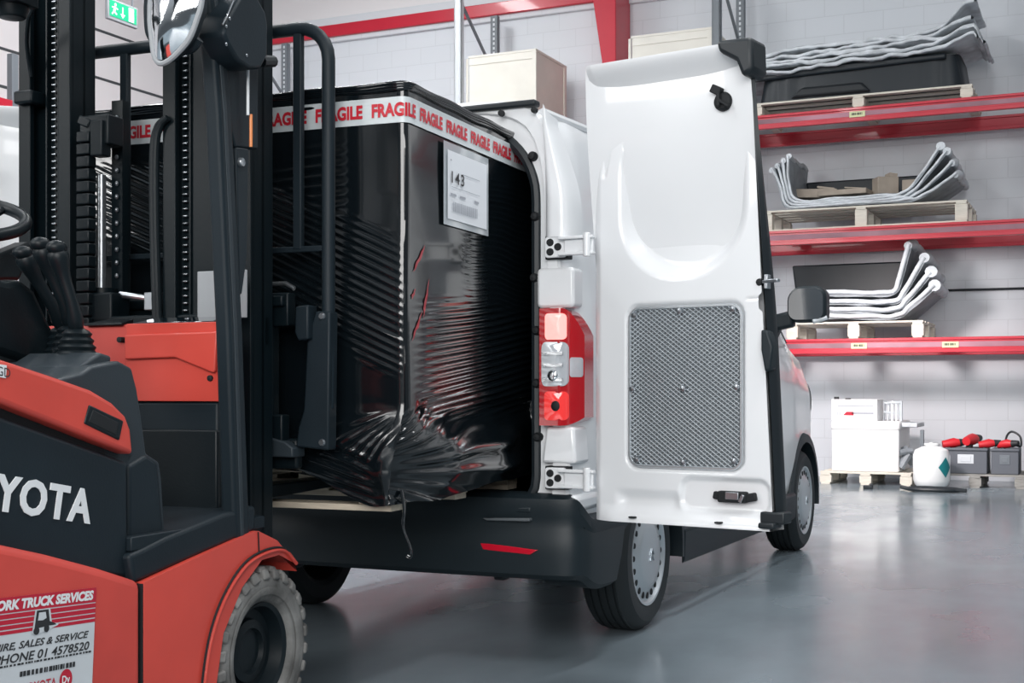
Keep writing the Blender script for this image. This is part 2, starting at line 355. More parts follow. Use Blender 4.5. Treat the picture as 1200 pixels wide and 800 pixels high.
def tray(label, path, th, y0, y1, seed, tipr=.05, cap=True, back=None, mtl='foam_dark'):
    base = Vector((path[len(path) // 2][0], y0, path[len(path) // 2][1]))
    root = thing('bedliner_tray', label, 'tray', base, 0, 'wrapped grey trays on the rack')
    loc = [(p[0] - base.x, p[1] - base.z) for p in path]
    strip(loc, th, 0, y1 - y0, 'shell', mtl, root, .02, seed)
    e = Vector((loc[-1][0], 0, loc[-1][1]))
    m = MB(); pts = [e + Vector((.012 * math.sin(k * 1.7 + seed), (y1 - y0) * k / 8, .02 * math.sin(k * 2.3 + seed))) for k in range(9)]
    m.tube(pts, [tipr * (1 + .25 * math.sin(k * 2.1 + seed)) for k in range(9)], 10); m.build('foam_edge', 'foam', root, smooth=60)
    if len(loc) > 5:
        e = Vector((loc[0][0], 0, loc[0][1])); m = MB(); m.tube([e + Vector((.01 * math.sin(k + seed), (y1 - y0) * k / 8, .015 * math.sin(k * 2 + seed))) for k in range(9)], tipr * .8, 10); m.build('foam_edge', 'foam', root, smooth=60)
    # pale foam lip along the near rim
    m = MB(); rim = curve_pts([Vector((p[0], -.012, p[1] + th * .2)) for p in loc], 5)
    m.tube([p + Vector((0, .01 * math.sin(i * .9 + seed), .006 * math.sin(i * 1.3 + seed))) for i, p in enumerate(rim)], th * .42, 8); m.build('rim', 'foam', root, smooth=60)
    if back:
        m = MB(); m.prism([(back[0] - base.x, back[2] - base.z), (back[1] - base.x, back[2] - base.z), (back[1] - base.x + .1, back[3] - base.z), (back[0] - base.x - .05, back[3] - base.z)], 'y', y1 - y0 - .05, y1 - y0 + .0); m.build('bulkhead', 'tub', root, bevel=.02)['label'] = 'black upright end panel'
    return root
# stack on the lowest beams
lv3 = [((915, 371), (1052, 371), (1066, 360), (1094, 336)), ((915, 363), (1050, 363), (1064, 350), (1090, 320)), ((915, 354), (1049, 354), (1062, 338), (1083, 302)), ((915, 344), (1046, 343), (1054, 326), (1065, 286))]
for k, c in enumerate(lv3):
    q = [Pw(*p) for p in c]; path = [(-3.75, q[0].z), (-3.2, q[0].z), (q[1].x - .3, q[1].z), (q[1].x, q[1].z + .005), (q[2].x, q[2].z), (q[3].x, q[3].z)]
    path = path[1:]
    tray(f'{ords[k]} grey tray with one bent-up side, in the stack above the white boxes', path, .062, 15.0, 15.95, k + 1, .055, back=(-3.55, -2.3, q[0].z + .02, q[0].z + .40) if k == 3 else None)
# stack on the middle beams
lv2 = [((1076, 239), (1098, 220), (1121, 203)), ((1071, 237), (1092, 214), (1116, 190)), ((1066, 235), (1086, 206), (1109, 178)), ((1060, 232), (1080, 204), (1101, 173))]
for k, c in enumerate(lv2):
    q = [Pw(*p) for p in c]; zb = 3.15 + .022 * k; lx = -3.42 - .0 * k + .03 * k
    path = [(lx - .20 + .03 * k, 3.60 + .04 * k), (lx - .1, 3.38 + .02 * k), (lx, zb), (-2.9, zb - .005), (q[0].x - .2, zb), (q[0].x, zb + .02), (q[1].x, q[1].z), (q[2].x, q[2].z)]
    tray(f'{ords[k]} grey wrapped tray with both ends bent up, on the middle white pallet', path, .035, 15.0, 15.95, k + 11, .04, back=(-3.38, -2.2, 3.2, 3.56) if k == 3 else None)
# cardboard in the middle stack
def cardboard(label, c, d, rot, kind='cardboard_piece'):
    m = MB(); m.box((0, 0, 0), d); m.box((d[0] * .25, -d[1] * .1, d[2] * .6), (d[0] * .4, d[1] * .8, d[2] * .25), Matrix.Rotation(.12, 3, 'Y'))
    return tag(m.build(kind, 'card', None, bevel=.006, loc=c, rot=rot), label, 'cardboard')
cardboard('flat brown cardboard sheet at the left in the middle tray stack', (-3.2, 15.4, 3.33), (.5, .3, .10), (0, .05, .05))
cardboard('pale brown cardboard wedge lying between the other cardboard in the trays', (-2.85, 15.3, 3.31), (.55, .3, .06), (0, 0, -.08))
cardboard('open brown cardboard box standing in the middle tray stack', (-2.42, 15.4, 3.38), (.24, .2, .19), (0, 0, .5), 'cardboard_box')
cardboard('low brown cardboard strip right of the open box in the trays', (-2.05, 15.4, 3.36), (.34, .25, .12), (0, 0, .03))
# upturned tub on the top pallet
tb = thing('bedliner_tub', 'upturned black plastic tub on the top pallet of the rack', 'tub', (-2.66, 15.5, 4.365))
m = MB()
def tubf(u, v):
    a = 2 * PI * u; z = v * .36; k = 1 - .05 * v
    def sq(t): return math.copysign(abs(t) ** .22, t)
    x = 1.14 * k * sq(math.cos(a)); y = .5 * k * sq(math.sin(a)); rib = .012 * math.sin(x * 14) * (abs(y) > .42)
    return Vector((x, y + math.copysign(rib, y), z))
m.grid(tubf, 160, 10); m.box((0, 0, .355), (2.1, .92, .012)); m.build('shell', 'tub', tb, smooth=40)
MB().prism([(-.75, .02), (.15, .02), (.05, .13), (-.62, .13)], 'y', -.55, -.48).build('wheel_arch', 'van_inside', tb, bevel=.03)
MB().prism([(.95, .36), (.95, .30), (-1.2, .25), (-1.2, .36)], 'y', -.53, -.46).build('ledge', 'tub', tb, bevel=.02)
for k in range(5):
    z = 4.735 + .055 * k
    m = MB()
    def sheet(u, v, k=k, z=z, top=0):
        x = -4.25 + .05 * (k % 3) + u * (2.86 - .02 * k); y = 14.92 + .012 * k + v * 1.08
        zz = z + .045 * noise.noise(Vector((x * 1.6, y * 2 + k * 3.1, k))) + .03 * noise.noise(Vector((x * 5, y * 2, k * 4.7))) + .11 * sm(-1.85, -1.4, x) - .22 * sm(-1.42, -1.32, x) + .05 * (x + 2.6) * .9
        if k == 4: zz += .12 * sm(-1.75, -1.5, x)
        return Vector((x, y, zz + .018 * (noise.noise(Vector((x * 9, y * 3, k * 5.))))))
    m.grid(lambda u, v: sheet(u, v) + Vector((0, 0, .026)), 90, 10); m.grid(lambda u, v: sheet(u, v) - Vector((0, 0, .014)), 90, 10)
    def rim(u, v): 
        a = sheet(u, 0) + Vector((0, -.03 * noise.noise(Vector((u * 14, k * 3.3, 0))), 0)); ang = PI * (v - .5); return a + Vector((0, -.018 * math.cos(ang), .006 + (.02 + .012 * noise.noise(Vector((a.x * 3, k * 5.3, 0)))) * math.sin(ang)))
    m.grid(rim, 90, 6)
    def rimr(u, v):
        a = sheet(1, u); ang = PI * (v - .5); return a + Vector((.03 * math.cos(ang), 0, .006 + .02 * math.sin(ang)))
    m.grid(rimr, 10, 6)
    tag(m.build('foam_sheet', 'foam', None, smooth=60, weld=True), ['lowest', 'second', 'middle', 'fourth', 'topmost'][k] + ' crumpled pale foam sheet in the layers draped over the black tub', 'foam sheet', 'pale foam sheets over the black tub')
# crates on the top beams
def crate(label, x0, x1, z1, y0=15.02, y1=16.0):
    root = thing('storage_crate', label, 'crate', ((x0 + x1) / 2, (y0 + y1) / 2, 4.212)); w_, d_, h_ = x1 - x0, y1 - y0, z1 - 4.212
    MB().bb((-w_ / 2, -d_ / 2, .1), (w_ / 2, d_ / 2, h_ - .03)).build('body', 'ply', root, bevel=.004)
    MB().bb((-w_ / 2 - .012, -d_ / 2 - .012, h_ - .03), (w_ / 2 + .012, d_ / 2 + .012, h_)).build('lid', 'ply', root, bevel=.004)
    for s in (-1, 1):
        MB().bb((s * w_ / 2 - .045, -d_ / 2 - .012, .1), (s * w_ / 2 + .012 * s, -d_ / 2, h_ - .03)).build('corner_batten', 'ply', root, bevel=.003)
        MB().bb((s * w_ / 2, d_ / 2 - .08, .1), (s * (w_ / 2 + .014), d_ / 2, h_ - .03)).build('corner_batten', 'ply', root, bevel=.003)
        MB().bb((s * (w_ / 2 - .2) - .06, -d_ / 2, 0), (s * (w_ / 2 - .2) + .06, d_ / 2, .1)).build('skid', 'wood', root, bevel=.003)
    MB().bb((-w_ / 2, -d_ / 2 - .008, h_ - .12), (w_ / 2, -d_ / 2, h_ - .03)).build('batten', 'ply', root, bevel=.003)
    return root
crate('cream plywood crate on the rack above the open van roof', -7.52, -6.60, 5.31)
crate('cream plywood crate on the rack, behind the top of the open door', -5.33, -4.35, 5.32)
# ------------------------------------------------------------------ goods on the floor at the back
wb = thing('wrapped_box', 'large white film-wrapped box on the pallet beside the white bottle', 'box', (-2.52, 15.48, .145))
MB().bb((-.44, -.42, 0), (.30, .42, .55)).build('body', 'white_box', wb, bevel=.02)
MB().bb((-.45, -.43, .46), (.31, .43, .57)).build('film_top', 'white_box', wb, bevel=.03)
m = MB(); m.tube([(.3, -.35, .05), (.38, -.3, .2), (.34, -.3, .26), (.42, -.2, .1)], .05, 8); m.tube([(.3, -.38, .22), (.42, -.3, .24)], .035, 8); m.build('loose_film', 'foam_dark', wb)
MB().bb((.31, -.30, .5), (.48, .3, .55)).build('side_flap', 'foam', wb, bevel=.01)
sb = thing('parcel_box', 'small white carton with red mark on top of the large wrapped box', 'box', (-2.70, 15.3, .716))
MB().bb((-.27, -.2, 0), (.24, .2, .24)).build('carton', 'white_box', sb, bevel=.006)
m = MB(); m.box((0, -.2015, .165), (.40, .003, .010)); m.box((.08, -.2015, .085), (.24, .003, .018)); m.box((-.20, -.2015, .08), (.008, .003, .04)); m.box((-.17, -.2015, .08), (.008, .003, .04))
m.mi = 1; m.prism([(-.14, .06), (-.02, .06), (-.02, .10), (-.10, .10)], 'y', -.203, -.2)
m.build('print', ['ink_pale', 'sticker_red'], sb, smooth=0)
m = MB(); m.box((-.23, -.1, .255), (.05, .05, .03)); m.box((-.1, -.1, .247), (.06, .04, .014)); m.build('clip', 'ink', sb, bevel=.004)
fr = thing('metal_fitting', 'small tangled steel fitting beside the carton on the wrapped box', 'fitting', (-2.32, 15.3, .716))
m = MB()
for q in range(5): m.bar((-.1 + q * .045, 0, 0), (-.09 + q * .04, .03, .22 - .02 * (q % 2)), .014, .02)
m.bar((-.1, 0, .2), (.1, 0, .21), .03, .02); m.bar((-.1, 0, .1), (.1, 0, .08), .03, .02); m.bb((.085, -.02, .0), (.10, .05, .22)); m.build('bracket', 'alu', fr)
pst = tag(MB().bar((0, 0, 0), (0, 0, .62), .05, .04).bar((0, -.02, .3), (-.05, -.05, .18), .03, .03).bb((-.07, -.07, 0), (.07, .07, .015)).build('floor_post', 'rack_grey', None, bevel=.008, loc=(-1.99, 15.2, 0)), 'short grey upright post behind the white gas bottle', 'post')
gbt = thing('gas_bottle', 'stout white gas bottle with teal diamond, standing on the floor by the tool pallet', 'bottle', (-1.83, 14.72, 0))
MB().lathe([(0, .02), (.14, .02), (.17, .045), (.19, .1), (.192, .36), (.17, .42), (.10, .455), (.05, .465), (0, .465)], 'z', seg=40).build('tank', 'bottle_white', gbt)
MB().lathe([(.12, 0), (.145, 0), (.145, .05), (.13, .05)], 'z', seg=32).build('foot_ring', 'steel', gbt)
m = MB(); m.tube([(.07 * math.cos(a / 12 * 2 * PI), .07 * math.sin(a / 12 * 2 * PI), .48) for a in range(12)], .012, 8, True); m.tube([(0, 0, .46), (0, 0, .5)], .025, 10); m.build('valve_guard', 'bottle_white', gbt)
def diam(u, v):
    a = R(-62 + u * 52); hw = .11 * (1 - abs(2 * u - 1)); return Vector((.1945 * math.cos(a), .1945 * math.sin(a), .24 + (2 * v - 1) * hw))
MB().grid(diam, 14, 4).build('diamond_label', 'teal', gbt)['label'] = 'teal diamond label'
hs = MB().tube(curve_pts([(-2.1, 14.45, .03), (-1.95, 14.2, .03), (-1.7, 14.15, .03), (-1.5, 14.25, .03), (-1.7, 14.35, .035), (-2.0, 14.32, .03), (-1.8, 14.25, .045), (-1.42, 14.2, .03)], 8), .022, 8)
tag(hs.build('gas_hose', 'seal'), 'black hose coiled on the floor in front of the white gas bottle', 'hose')
tag(MB().box((0, 0, .02), (.1, .06, .04)).box((.03, 0, .045), (.04, .04, .02)).build('floor_puck', 'seal', None, bevel=.008, loc=(-2.45, 14.45, 0)), 'small black lump on the floor in front of the wrapped box pallet', 'block')
def toolcrate(label, x0, x1, loc):
    root = thing('tool_crate', label, 'crate', loc); w_ = x1 - x0; m = MB()
    for s in (-1, 1):
        m.box((s * w_ / 2, 0, .14), (.02, .4, .28)); m.box((0, s * .2, .14), (w_ + .02, .02, .28))
    m.box((0, 0, .01), (w_, .4, .02)); m.box((0, -.215, .265), (w_ + .04, .02, .03)); m.build('tub', 'crate_grey', root, bevel=.008)
    MB().box((0, -.212, .16), (w_ * .4, .006, .1)).box((0, -.216, .16), (w_ * .25, .006, .06)).build('grip', 'rack_white' if w_ > .35 else 'rack_grey', root, bevel=.004)
    return root
toolcrate('wide grey plastic tool crate with pale grip on the grey pallet', 0, .42, (-1.52, 15.3, .151))
toolcrate('narrow grey plastic tool crate on the grey pallet, right of the wide crate', 0, .26, (-1.12, 15.3, .151))
def tool(label, loc, rz, s=1):
    root = thing('power_tool', label, 'tool', loc, rz)
    MB().tube([(-.1 * s, 0, 0), (.02 * s, 0, .02), (.1 * s, 0, .02)], [.04 * s, .055 * s, .035 * s], 12).build('motor_body', 'tool_red', root)
    MB().tube([(.08 * s, 0, .02), (.16 * s, 0, .03)], [.045 * s, .03 * s], 12).build('gear_head', 'ink', root)
    MB().tube([(-.02 * s, 0, 0), (-.06 * s, 0, -.1 * s)], .03 * s, 10).build('handle', 'ink', root)
    return root
tool('red and black power tool lying at the left end of the wide crate', (-1.68, 15.25, .46), .3)
tool('big red power tool with black disc standing up in the wide crate', (-1.48, 15.3, .50), 1.2, 1.2)
tool('red power tool poking out between the two crates', (-1.31, 15.25, .46), .2, .9)
tool('small red tool sticking out of the narrow crate', (-1.12, 15.25, .46), -.4, .9)
MB().tube(curve_pts([(-.02, .02, -.02), (-.0, .02, .1), (.06, .02, .15), (.15, .02, .1), (.16, .02, 0), (.1, .04, .0)], 6), .012, 8).build('cord', 'seal', [o for o in bpy.data.objects if o.get('label', '').startswith('small red tool')][0])
bn = thing('floor_bin', 'dark low bin on the floor behind the grey tool pallet', 'bin', (-.55, 15.75, 0))
MB().bb((-.35, -.25, 0), (.35, .25, .33)).build('tub', 'tub', bn, bevel=.02); MB().prism([(-.4, .33), (.38, .33), (.1, .38), (-.35, .5)], 'y', -.26, .26).build('cover', 'rack_grey', bn, bevel=.01)
# exit sign on the left wall side
es = thing('exit_sign', 'green running man exit sign high on the left beyond the mast', 'sign', (-10, 11.40, 5.215), R(90)); es.scale = (.86, .86, .86)
MB().box((0, 0, .0), (.56, .05, .27)).build('housing', 'plate', es, bevel=.01)
MB().box((0, -.027, .01), (.50, .004, .20)).build('green_panel', 'green', es)
m = MB(); m.sphere((-.145, -.03, .07), (.022, .002, .022), 12, 6)
for a, b, wd in (((-.15, .045), (-.17, -.02), .04), ((-.17, -.02), (-.12, -.05), .022), ((-.17, -.02), (-.21, -.06), .022), ((-.15, .035), (-.10, .02), .018), ((-.16, .03), (-.21, .03), .018)): m.bar((a[0], -.03, a[1]), (b[0], -.03, b[1]), .003, wd, (1, 0, .01))
m.build('running_figure', 'exit_white', es, smooth=0)
m = MB(); m.prism([(-.02, .07), (.0, .07), (.0, -.02), (.035, -.02), (-.01, -.075), (-.055, -.02), (-.02, -.02)], 'y', -.0315, -.0285); m.build('arrow_mark', 'exit_white', es, smooth=0)
MB().bb((.10, -.0315, -.08), (.2, -.0285, .10)).build('door_mark', 'exit_white', es, smooth=0)
MB().tube([(-.2, 0, .13), (-.2, 0, 2.0)], .012, 8).tube([(.2, 0, .13), (.2, 0, 2.0)], .012, 8).build('hanger', 'rack_grey', es)
# ------------------------------------------------------------------ the van
van = thing('delivery_van', 'white delivery van with its rear doors open and a pallet going in', 'van', (-2.84, 4.67, 0))
PROF = [(.0, .27), (.78, .27), (.90, .31), (.935, .42), (.955, .58), (.962, .80), (.960, 1.0), (.955, 1.18), (.94, 1.36), (.915, 1.60), (.895, 1.82), (.88, 1.98), (.862, 2.08), (.82, 2.145), (.74, 2.18), (.60, 2.195), (.35, 2.205), (0, 2.21)]
_d = [0]
for a, b in zip(PROF, PROF[1:]): _d.append(_d[-1] + math.dist(a, b))
def prof(t):
    s = t * _d[-1]
    for i in range(len(PROF) - 1):
        if s <= _d[i + 1] + 1e-9:
            k = (s - _d[i]) / (_d[i + 1] - _d[i]); return PROF[i][0] + (PROF[i + 1][0] - PROF[i][0]) * k, PROF[i][1] + (PROF[i + 1][1] - PROF[i][1]) * k
    return PROF[-1]
def top_z(y):      # roof, windscreen, bonnet, nose
    K = [(0, 2.21), (2.6, 2.21), (2.95, 2.15), (4.02, 1.42), (4.45, 1.30), (4.78, 1.12), (4.95, .86), (5.0, .6)]
    for a, b in zip(K, K[1:]):
        if y <= b[0]: return a[1] + (b[1] - a[1]) * (y - a[0]) / (b[0] - a[0])
    return K[-1][1]
def half(y):
    k = 1 - .05 * sm(3.6, 4.5, y) - .17 * sm(4.35, 4.98, y) ** 1.2 - .03 * (1 - sm(0, .22, y)); return k
def vsurf(y, t, off=0):
    x, z = prof(t); tz = top_z(y); zb = .27 + .12 * sm(4.3, 5, y)
    if tz < 2.2:
        w0 = min(1.0, tz - .15)
        if z > w0: z = w0 + (z - w0) * (tz - w0) / (2.21 - w0)
    z = max(z, zb); x *= half(y)
    if 2.3 < y < 4.4 and z > 1.2: x -= .05 * sm(1.2, 1.6, z) * sm(2.3, 3.2, y)
    return Vector((x + off, y, z))
YR, YF, ZW, RA = .885, 4.07, .335, .40
def arch(c): return c.z < .95 and any((c.y - q) ** 2 + (c.z - ZW) ** 2 < RA * RA for q in (YR, YF)) and abs(c.x) > .5
m = MB()
for s in (1, -1):
    m.grid(lambda u, v: Vector((s, 1, 1)) * vsurf(u * 4.98, v), 200, 80, lambda c: arch(c) or (c.y < .40 and c.z < .56))
m.grid(lambda u, v: (lambda p: Vector((p.x * (2 * u - 1), p.y, p.z)))(vsurf(4.98, v)), 12, 40)
m.build('body', 'van_white', van, smooth=40, weld=True)
# rear frame around the load opening
OPEN = rrect(-.70, .785, .60, 2.10, (.10, .12, .30, .30), 10)
OUT = [(x * half(0), z) for x, z in PROF if z > .55]; OUT = [(OUT[0][0], .58)] + OUT
OUT = OUT + [(-x, z) for x, z in reversed(OUT[:-1])]
def ray_poly(c, a, poly):
    best = None; dx, dz = math.cos(a), math.sin(a)
    for p, q in zip(poly, poly[1:] + poly[:1]):
        ex, ez = q[0] - p[0], q[1] - p[1]; den = dx * ez - dz * ex
        if abs(den) < 1e-9: continue
        t = ((p[0] - c[0]) * ez - (p[1] - c[1]) * ex) / den; u = ((p[0] - c[0]) * dz - (p[1] - c[1]) * dx) / den
        if t > 0 and -1e-6 <= u <= 1 + 1e-6 and (best is None or t > best): best = t
    return (c[0] + dx * best, c[1] + dz * best)
CN = (.04, 1.35); NA = 180
def rings(k_in, y, off=0):
    out = []
    for k in range(NA):
        a = 2 * PI * k / NA; o_ = ray_poly(CN, a, OUT); i_ = ray_poly(CN, a, OPEN); out.append(Vector((o_[0] * (1 - k_in) + i_[0] * k_in, y, o_[1] * (1 - k_in) + i_[1] * k_in)))
    return out
def loft(m, rs, closed=True):
    n = len(rs[0]); vs = [v for r_ in rs for v in r_]
    return m._new(vs, [(i * n + k, i * n + (k + 1) % n, (i + 1) * n + (k + 1) % n, (i + 1) * n + k) for i in range(len(rs) - 1) for k in range(n if closed else n - 1)])
loft(MB(), [rings(0, .0), rings(.08, -.012), rings(.45, -.012), rings(.5, .01), rings(.93, .012), rings(1, .03)]).build('rear_frame', 'van_white', van, smooth=40)
loft(MB(), [rings(1.0, .028), rings(1.0, .1)]).build('opening_lip', 'seal', van)
MB().tube([Vector((p.x, p.y, p.z)) for p in rings(.995, .015)], .021, 8, True).build('door_seal', 'seal', van)
ins = MB(); loft(ins, [rings(1.06, .03), rings(1.08, 2.3)]); ins._new(rings(1.08, 2.3), [tuple(range(NA))]); ins.build('cargo_liner', 'van_inside', van)
for px, py in ((622, 182), (625, 253), (624, 325), (627, 387), (627, 449), (628, 512)):
    p = VF(px, py, y=-.02); mb = MB(); mb.lathe([(0, -.03), (.012, -.028), (.018, -.018), (.018, 0), (.022, .012)], 'y', (p.x, .01, p.z), 16); mb.build('rubber_stop', 'hole', van)
# gutter along the top of the opening
MB().bb((.30, -.035, 2.155), (.80, .02, 2.18)).build('top_seal', 'seal', van, bevel=.008)
for x in (.66, .80): MB().lathe([(0, -.02), (.012, -.018), (.012, 0)], 'y', (x, -.03, 2.135), 12).build('rubber_stop', 'hole', van)
MB().tube(curve_pts([(.81, .02, 2.135), (.83, .8, 2.145), (.825, 2.2, 2.145), (.79, 2.55, 2.14)], 8), .02, 8).build('roof_gutter', 'van_white', van)
# pillar cladding beside the opening
m = MB(); a = VF(635, 121, y=-.03); b = VF(693, 276, y=-.03)
def pil(u, v):
    z = b.z + (a.z - b.z) * v; x0 = a.x + .005; x1 = .955 - .10 * sm(1.75, 2.17, z); ang = u
    x = x0 + (x1 - x0) * u; y = -.05 + .05 * (2 * u - 1) ** 4 * (1 if u < .5 else 2.2) ; return Vector((x, y, z - .05 * u * u * sm(.7, 1, v) - .02 * (1 - u) ** 6 * sm(.9, 1, v)))
m.grid(pil, 24, 30); m._new([pil(i / 24, 0) for i in range(25)] + [pil(i / 24, 0) + Vector((0, .08, .0)) for i in range(25)], [(i, i + 1, 26 + i, 25 + i) for i in range(24)]); m.build('pillar_cladding', 'van_white', van, smooth=50)
m = MB(); m.prism(rrect(.80, .955, 1.375, 1.53, .02), 'y', -.02, .08); m.build('lamp_surround', 'van_white', van, bevel=.012)
m = MB(); m.prism([(.82, .78), (.965, .78), (.955, .92), (.84, .92)], 'y', -.022, .12); m.build('lamp_surround', 'van_white', van, bevel=.012)
# hinges
def hinge(z):
    h = MB().bb((.84, -.03, z - .045), (.935, .02, z + .045)).build('hinge', 'hole', van, bevel=.004)
    m = MB(); m.prism(rrect(.845, .93, z - .04, z + .04, .012), 'y', -.045, -.025); m.build('hinge_plate', 'van_white', h, bevel=.003)
    m = MB()
    for x, dz in ((.868, .018), (.868, -.018), (.90, 0)): m.lathe([(0, -.052), (.013, -.052), (.015, -.044)], 'y', (x, 0, z + dz), 16)
    m.build('bolt_hole', 'hole', h)
    m = MB(); m.bar((.91, -.055, z + .03), (1.055, -.065, z + .03), .03, .012); m.bar((.91, -.055, z - .03), (1.055, -.065, z - .03), .03, .012); m.bar((.93, -.05, z), (1.05, -.058, z), .012, .055)
    m.tube([(1.03, -.075, z - .045), (1.03, -.075, z + .045)], .014, 12); m.build('hinge_arm', 'van_white', h, bevel=.003)
hinge(1.605); hinge(.725)
# tail lamps
def tail_lamp(s):
    S = Vector((s, 1, 1))
    def lamp_pt(u, z, d=0):     # wraps the corner
        p0 = Vector((.83, -.055, z)); x = .825 + u * .15; y = -.05 - d + .16 * max(0, u - .55) ** 1.3 * 1.6
        return Vector((x, y, z)) * 1
    z0, z1 = .925, 1.372
    def body(u, v, d=0, ua=0, ub=1, za=z0, zb=z1):
        uu = ua + (ub - ua) * u; z = za + (zb - za) * v
        if za == z0 and zb == z1 and uu > .6:
            z = min(z, z1 - .10 * ((uu - .6) / .4) ** 2); z = max(z, z0 + .03 * ((uu - .6) / .4) ** 2)
        p = lamp_pt(uu, z, d); p.x *= s; return p
    m = MB(); m.grid(lambda u, v: body(u, v), 20, 30)
    ed = [body(0, v / 30) for v in range(31)] + [body(u / 20, 1) for u in range(1, 21)] + [body(1, 1 - v / 30) for v in range(1, 31)] + [body(1 - u / 20, 0) for u in range(1, 20)]
    loft(m, [ed, [p + Vector((-.01 * s, .12, 0)) for p in ed]]); lamp = m.build('tail_lamp', 'lens_red', van, smooth=45); lamp['label'] = 'red tail lamp with a lit upper lens'
    def patch(nm, mt, ua, ub, za, zb, d, r=.02):
        pts = rrect(0, 1, 0, 1, .16, 5); m = MB(); f = [body(p[0], p[1], d, ua, ub, za + 1e-4, zb) for p in pts]; g = [q + Vector((0, d + .004, 0)) for q in f]
        loft(m, [g] + [[body(.5 + (p[0] - .5) * kk, .5 + (p[1] - .5) * kk, d + .003 * (1 - kk), ua, ub, za + 1e-4, zb) for p in pts] for kk in (1, .85, .6, .35, .1)]); m._new([body(.5 + (p[0] - .5) * .1, .5 + (p[1] - .5) * .1, d + .003, ua, ub, za + 1e-4, zb) for p in pts], [tuple(range(len(pts)))]); return m.build(nm, mt, lamp, smooth=40)
    patch('brake_lens', 'lens_lit', .17, .70, 1.252, 1.352, .006)['label'] = 'glowing pink brake lens'
    patch('reverse_lens', 'lens_clear', .08, .74, 1.075, 1.243, .007)['label'] = 'clear middle lens'
    patch('clear_corner', 'lens_clear', .76, .98, 1.11, 1.185, .006)
    patch('lower_lens', 'lens_low', .15, .74, .945, 1.055, .006)
    m = MB()
    for zz in (1.10, 1.155, 1.20): m.bar(Vector((.845 * s, -.064, zz)), Vector((.925 * s, -.060, zz)), .006, .012)
    m.sphere(((.885) * s, -.062, 1.115), (.022, .008, .022), 14, 8); m.build('lens_rib', 'chrome', lamp)
    MB().sphere((.895 * s, -.058, 1.0), (.018, .006, .020), 14, 8).build('bulb', 'hole', lamp)
tail_lamp(1); tail_lamp(-1)
# rear bumper wrapping both corners
path = [(-.99, .42), (-.99, .14), (-.98, .02), (-.935, -.04), (-.78, -.062), (-.4, -.075), (0, -.08), (.4, -.075), (.78, -.062), (.935, -.04), (.98, .02), (.99, .14), (.99, .42)]
bp = curve_pts([Vector((p[0], p[1], 0)) for p in path], 6)
SEC = [(-.10, .665), (-.02, .66), (.006, .645), (.012, .60), (.0, .575), (.0, .53), (.012, .50), (.012, .43), (.004, .355), (-.02, .335), (-.2, .34)]
rs = []
for i, p in enumerate(bp):
    t = (bp[min(len(bp) - 1, i + 1)] - bp[max(0, i - 1)]).normalized(); n = Vector((t.y, -t.x, 0)); e = abs(2 * i / (len(bp) - 1) - 1)
    rs.append([p + n * a + Vector((0, sm(.9, 1, e) * (z - .5) * .5, z - (.06 * sm(.62, .9, e) * sm(.5, .36, z)) - (.085 * sm(.55, .8, e) if z > .55 else 0))) for a, z in SEC])
m = MB(); loft(m, rs, False); m.build('rear_bumper', 'van_plastic', van, smooth=35)
MB().bb((-.72, -.075, .59), (.80, .12, .615)).build('load_sill', 'van_plastic', van, bevel=.008)
for s in (1, -1):
    m = MB(); m.prism([(s * .585, .470), (s * .83, .452), (s * .80, .433), (s * .60, .442)], 'y', -.082, -.05); m.build('reflector', 'reflector', van, bevel=.003)['label'] = 'red bumper reflector'
    MB().prism([(s * .60, .565), (s * .80, .572), (s * .80, .560), (s * .62, .556)], 'y', -.088, -.05).build('bumper_groove', 'van_grey', van, bevel=.003)
MB().bb((.80, -.03, .595), (.972, .25, .66)).build('corner_skirt', 'van_white', van, bevel=.02)
MB().box((-.35, .0, .335), (.09, .09, .05)).build('tow_eye', 'seal', van, bevel=.01)
MB().box((.62, .05, .33), (.05, .06, .04)).build('exhaust_tip', 'seal', van, bevel=.01)
MB().bb((-.80, .45, .29), (.80, 4.7, .5)).build('underbody', 'seal', van, bevel=.02)
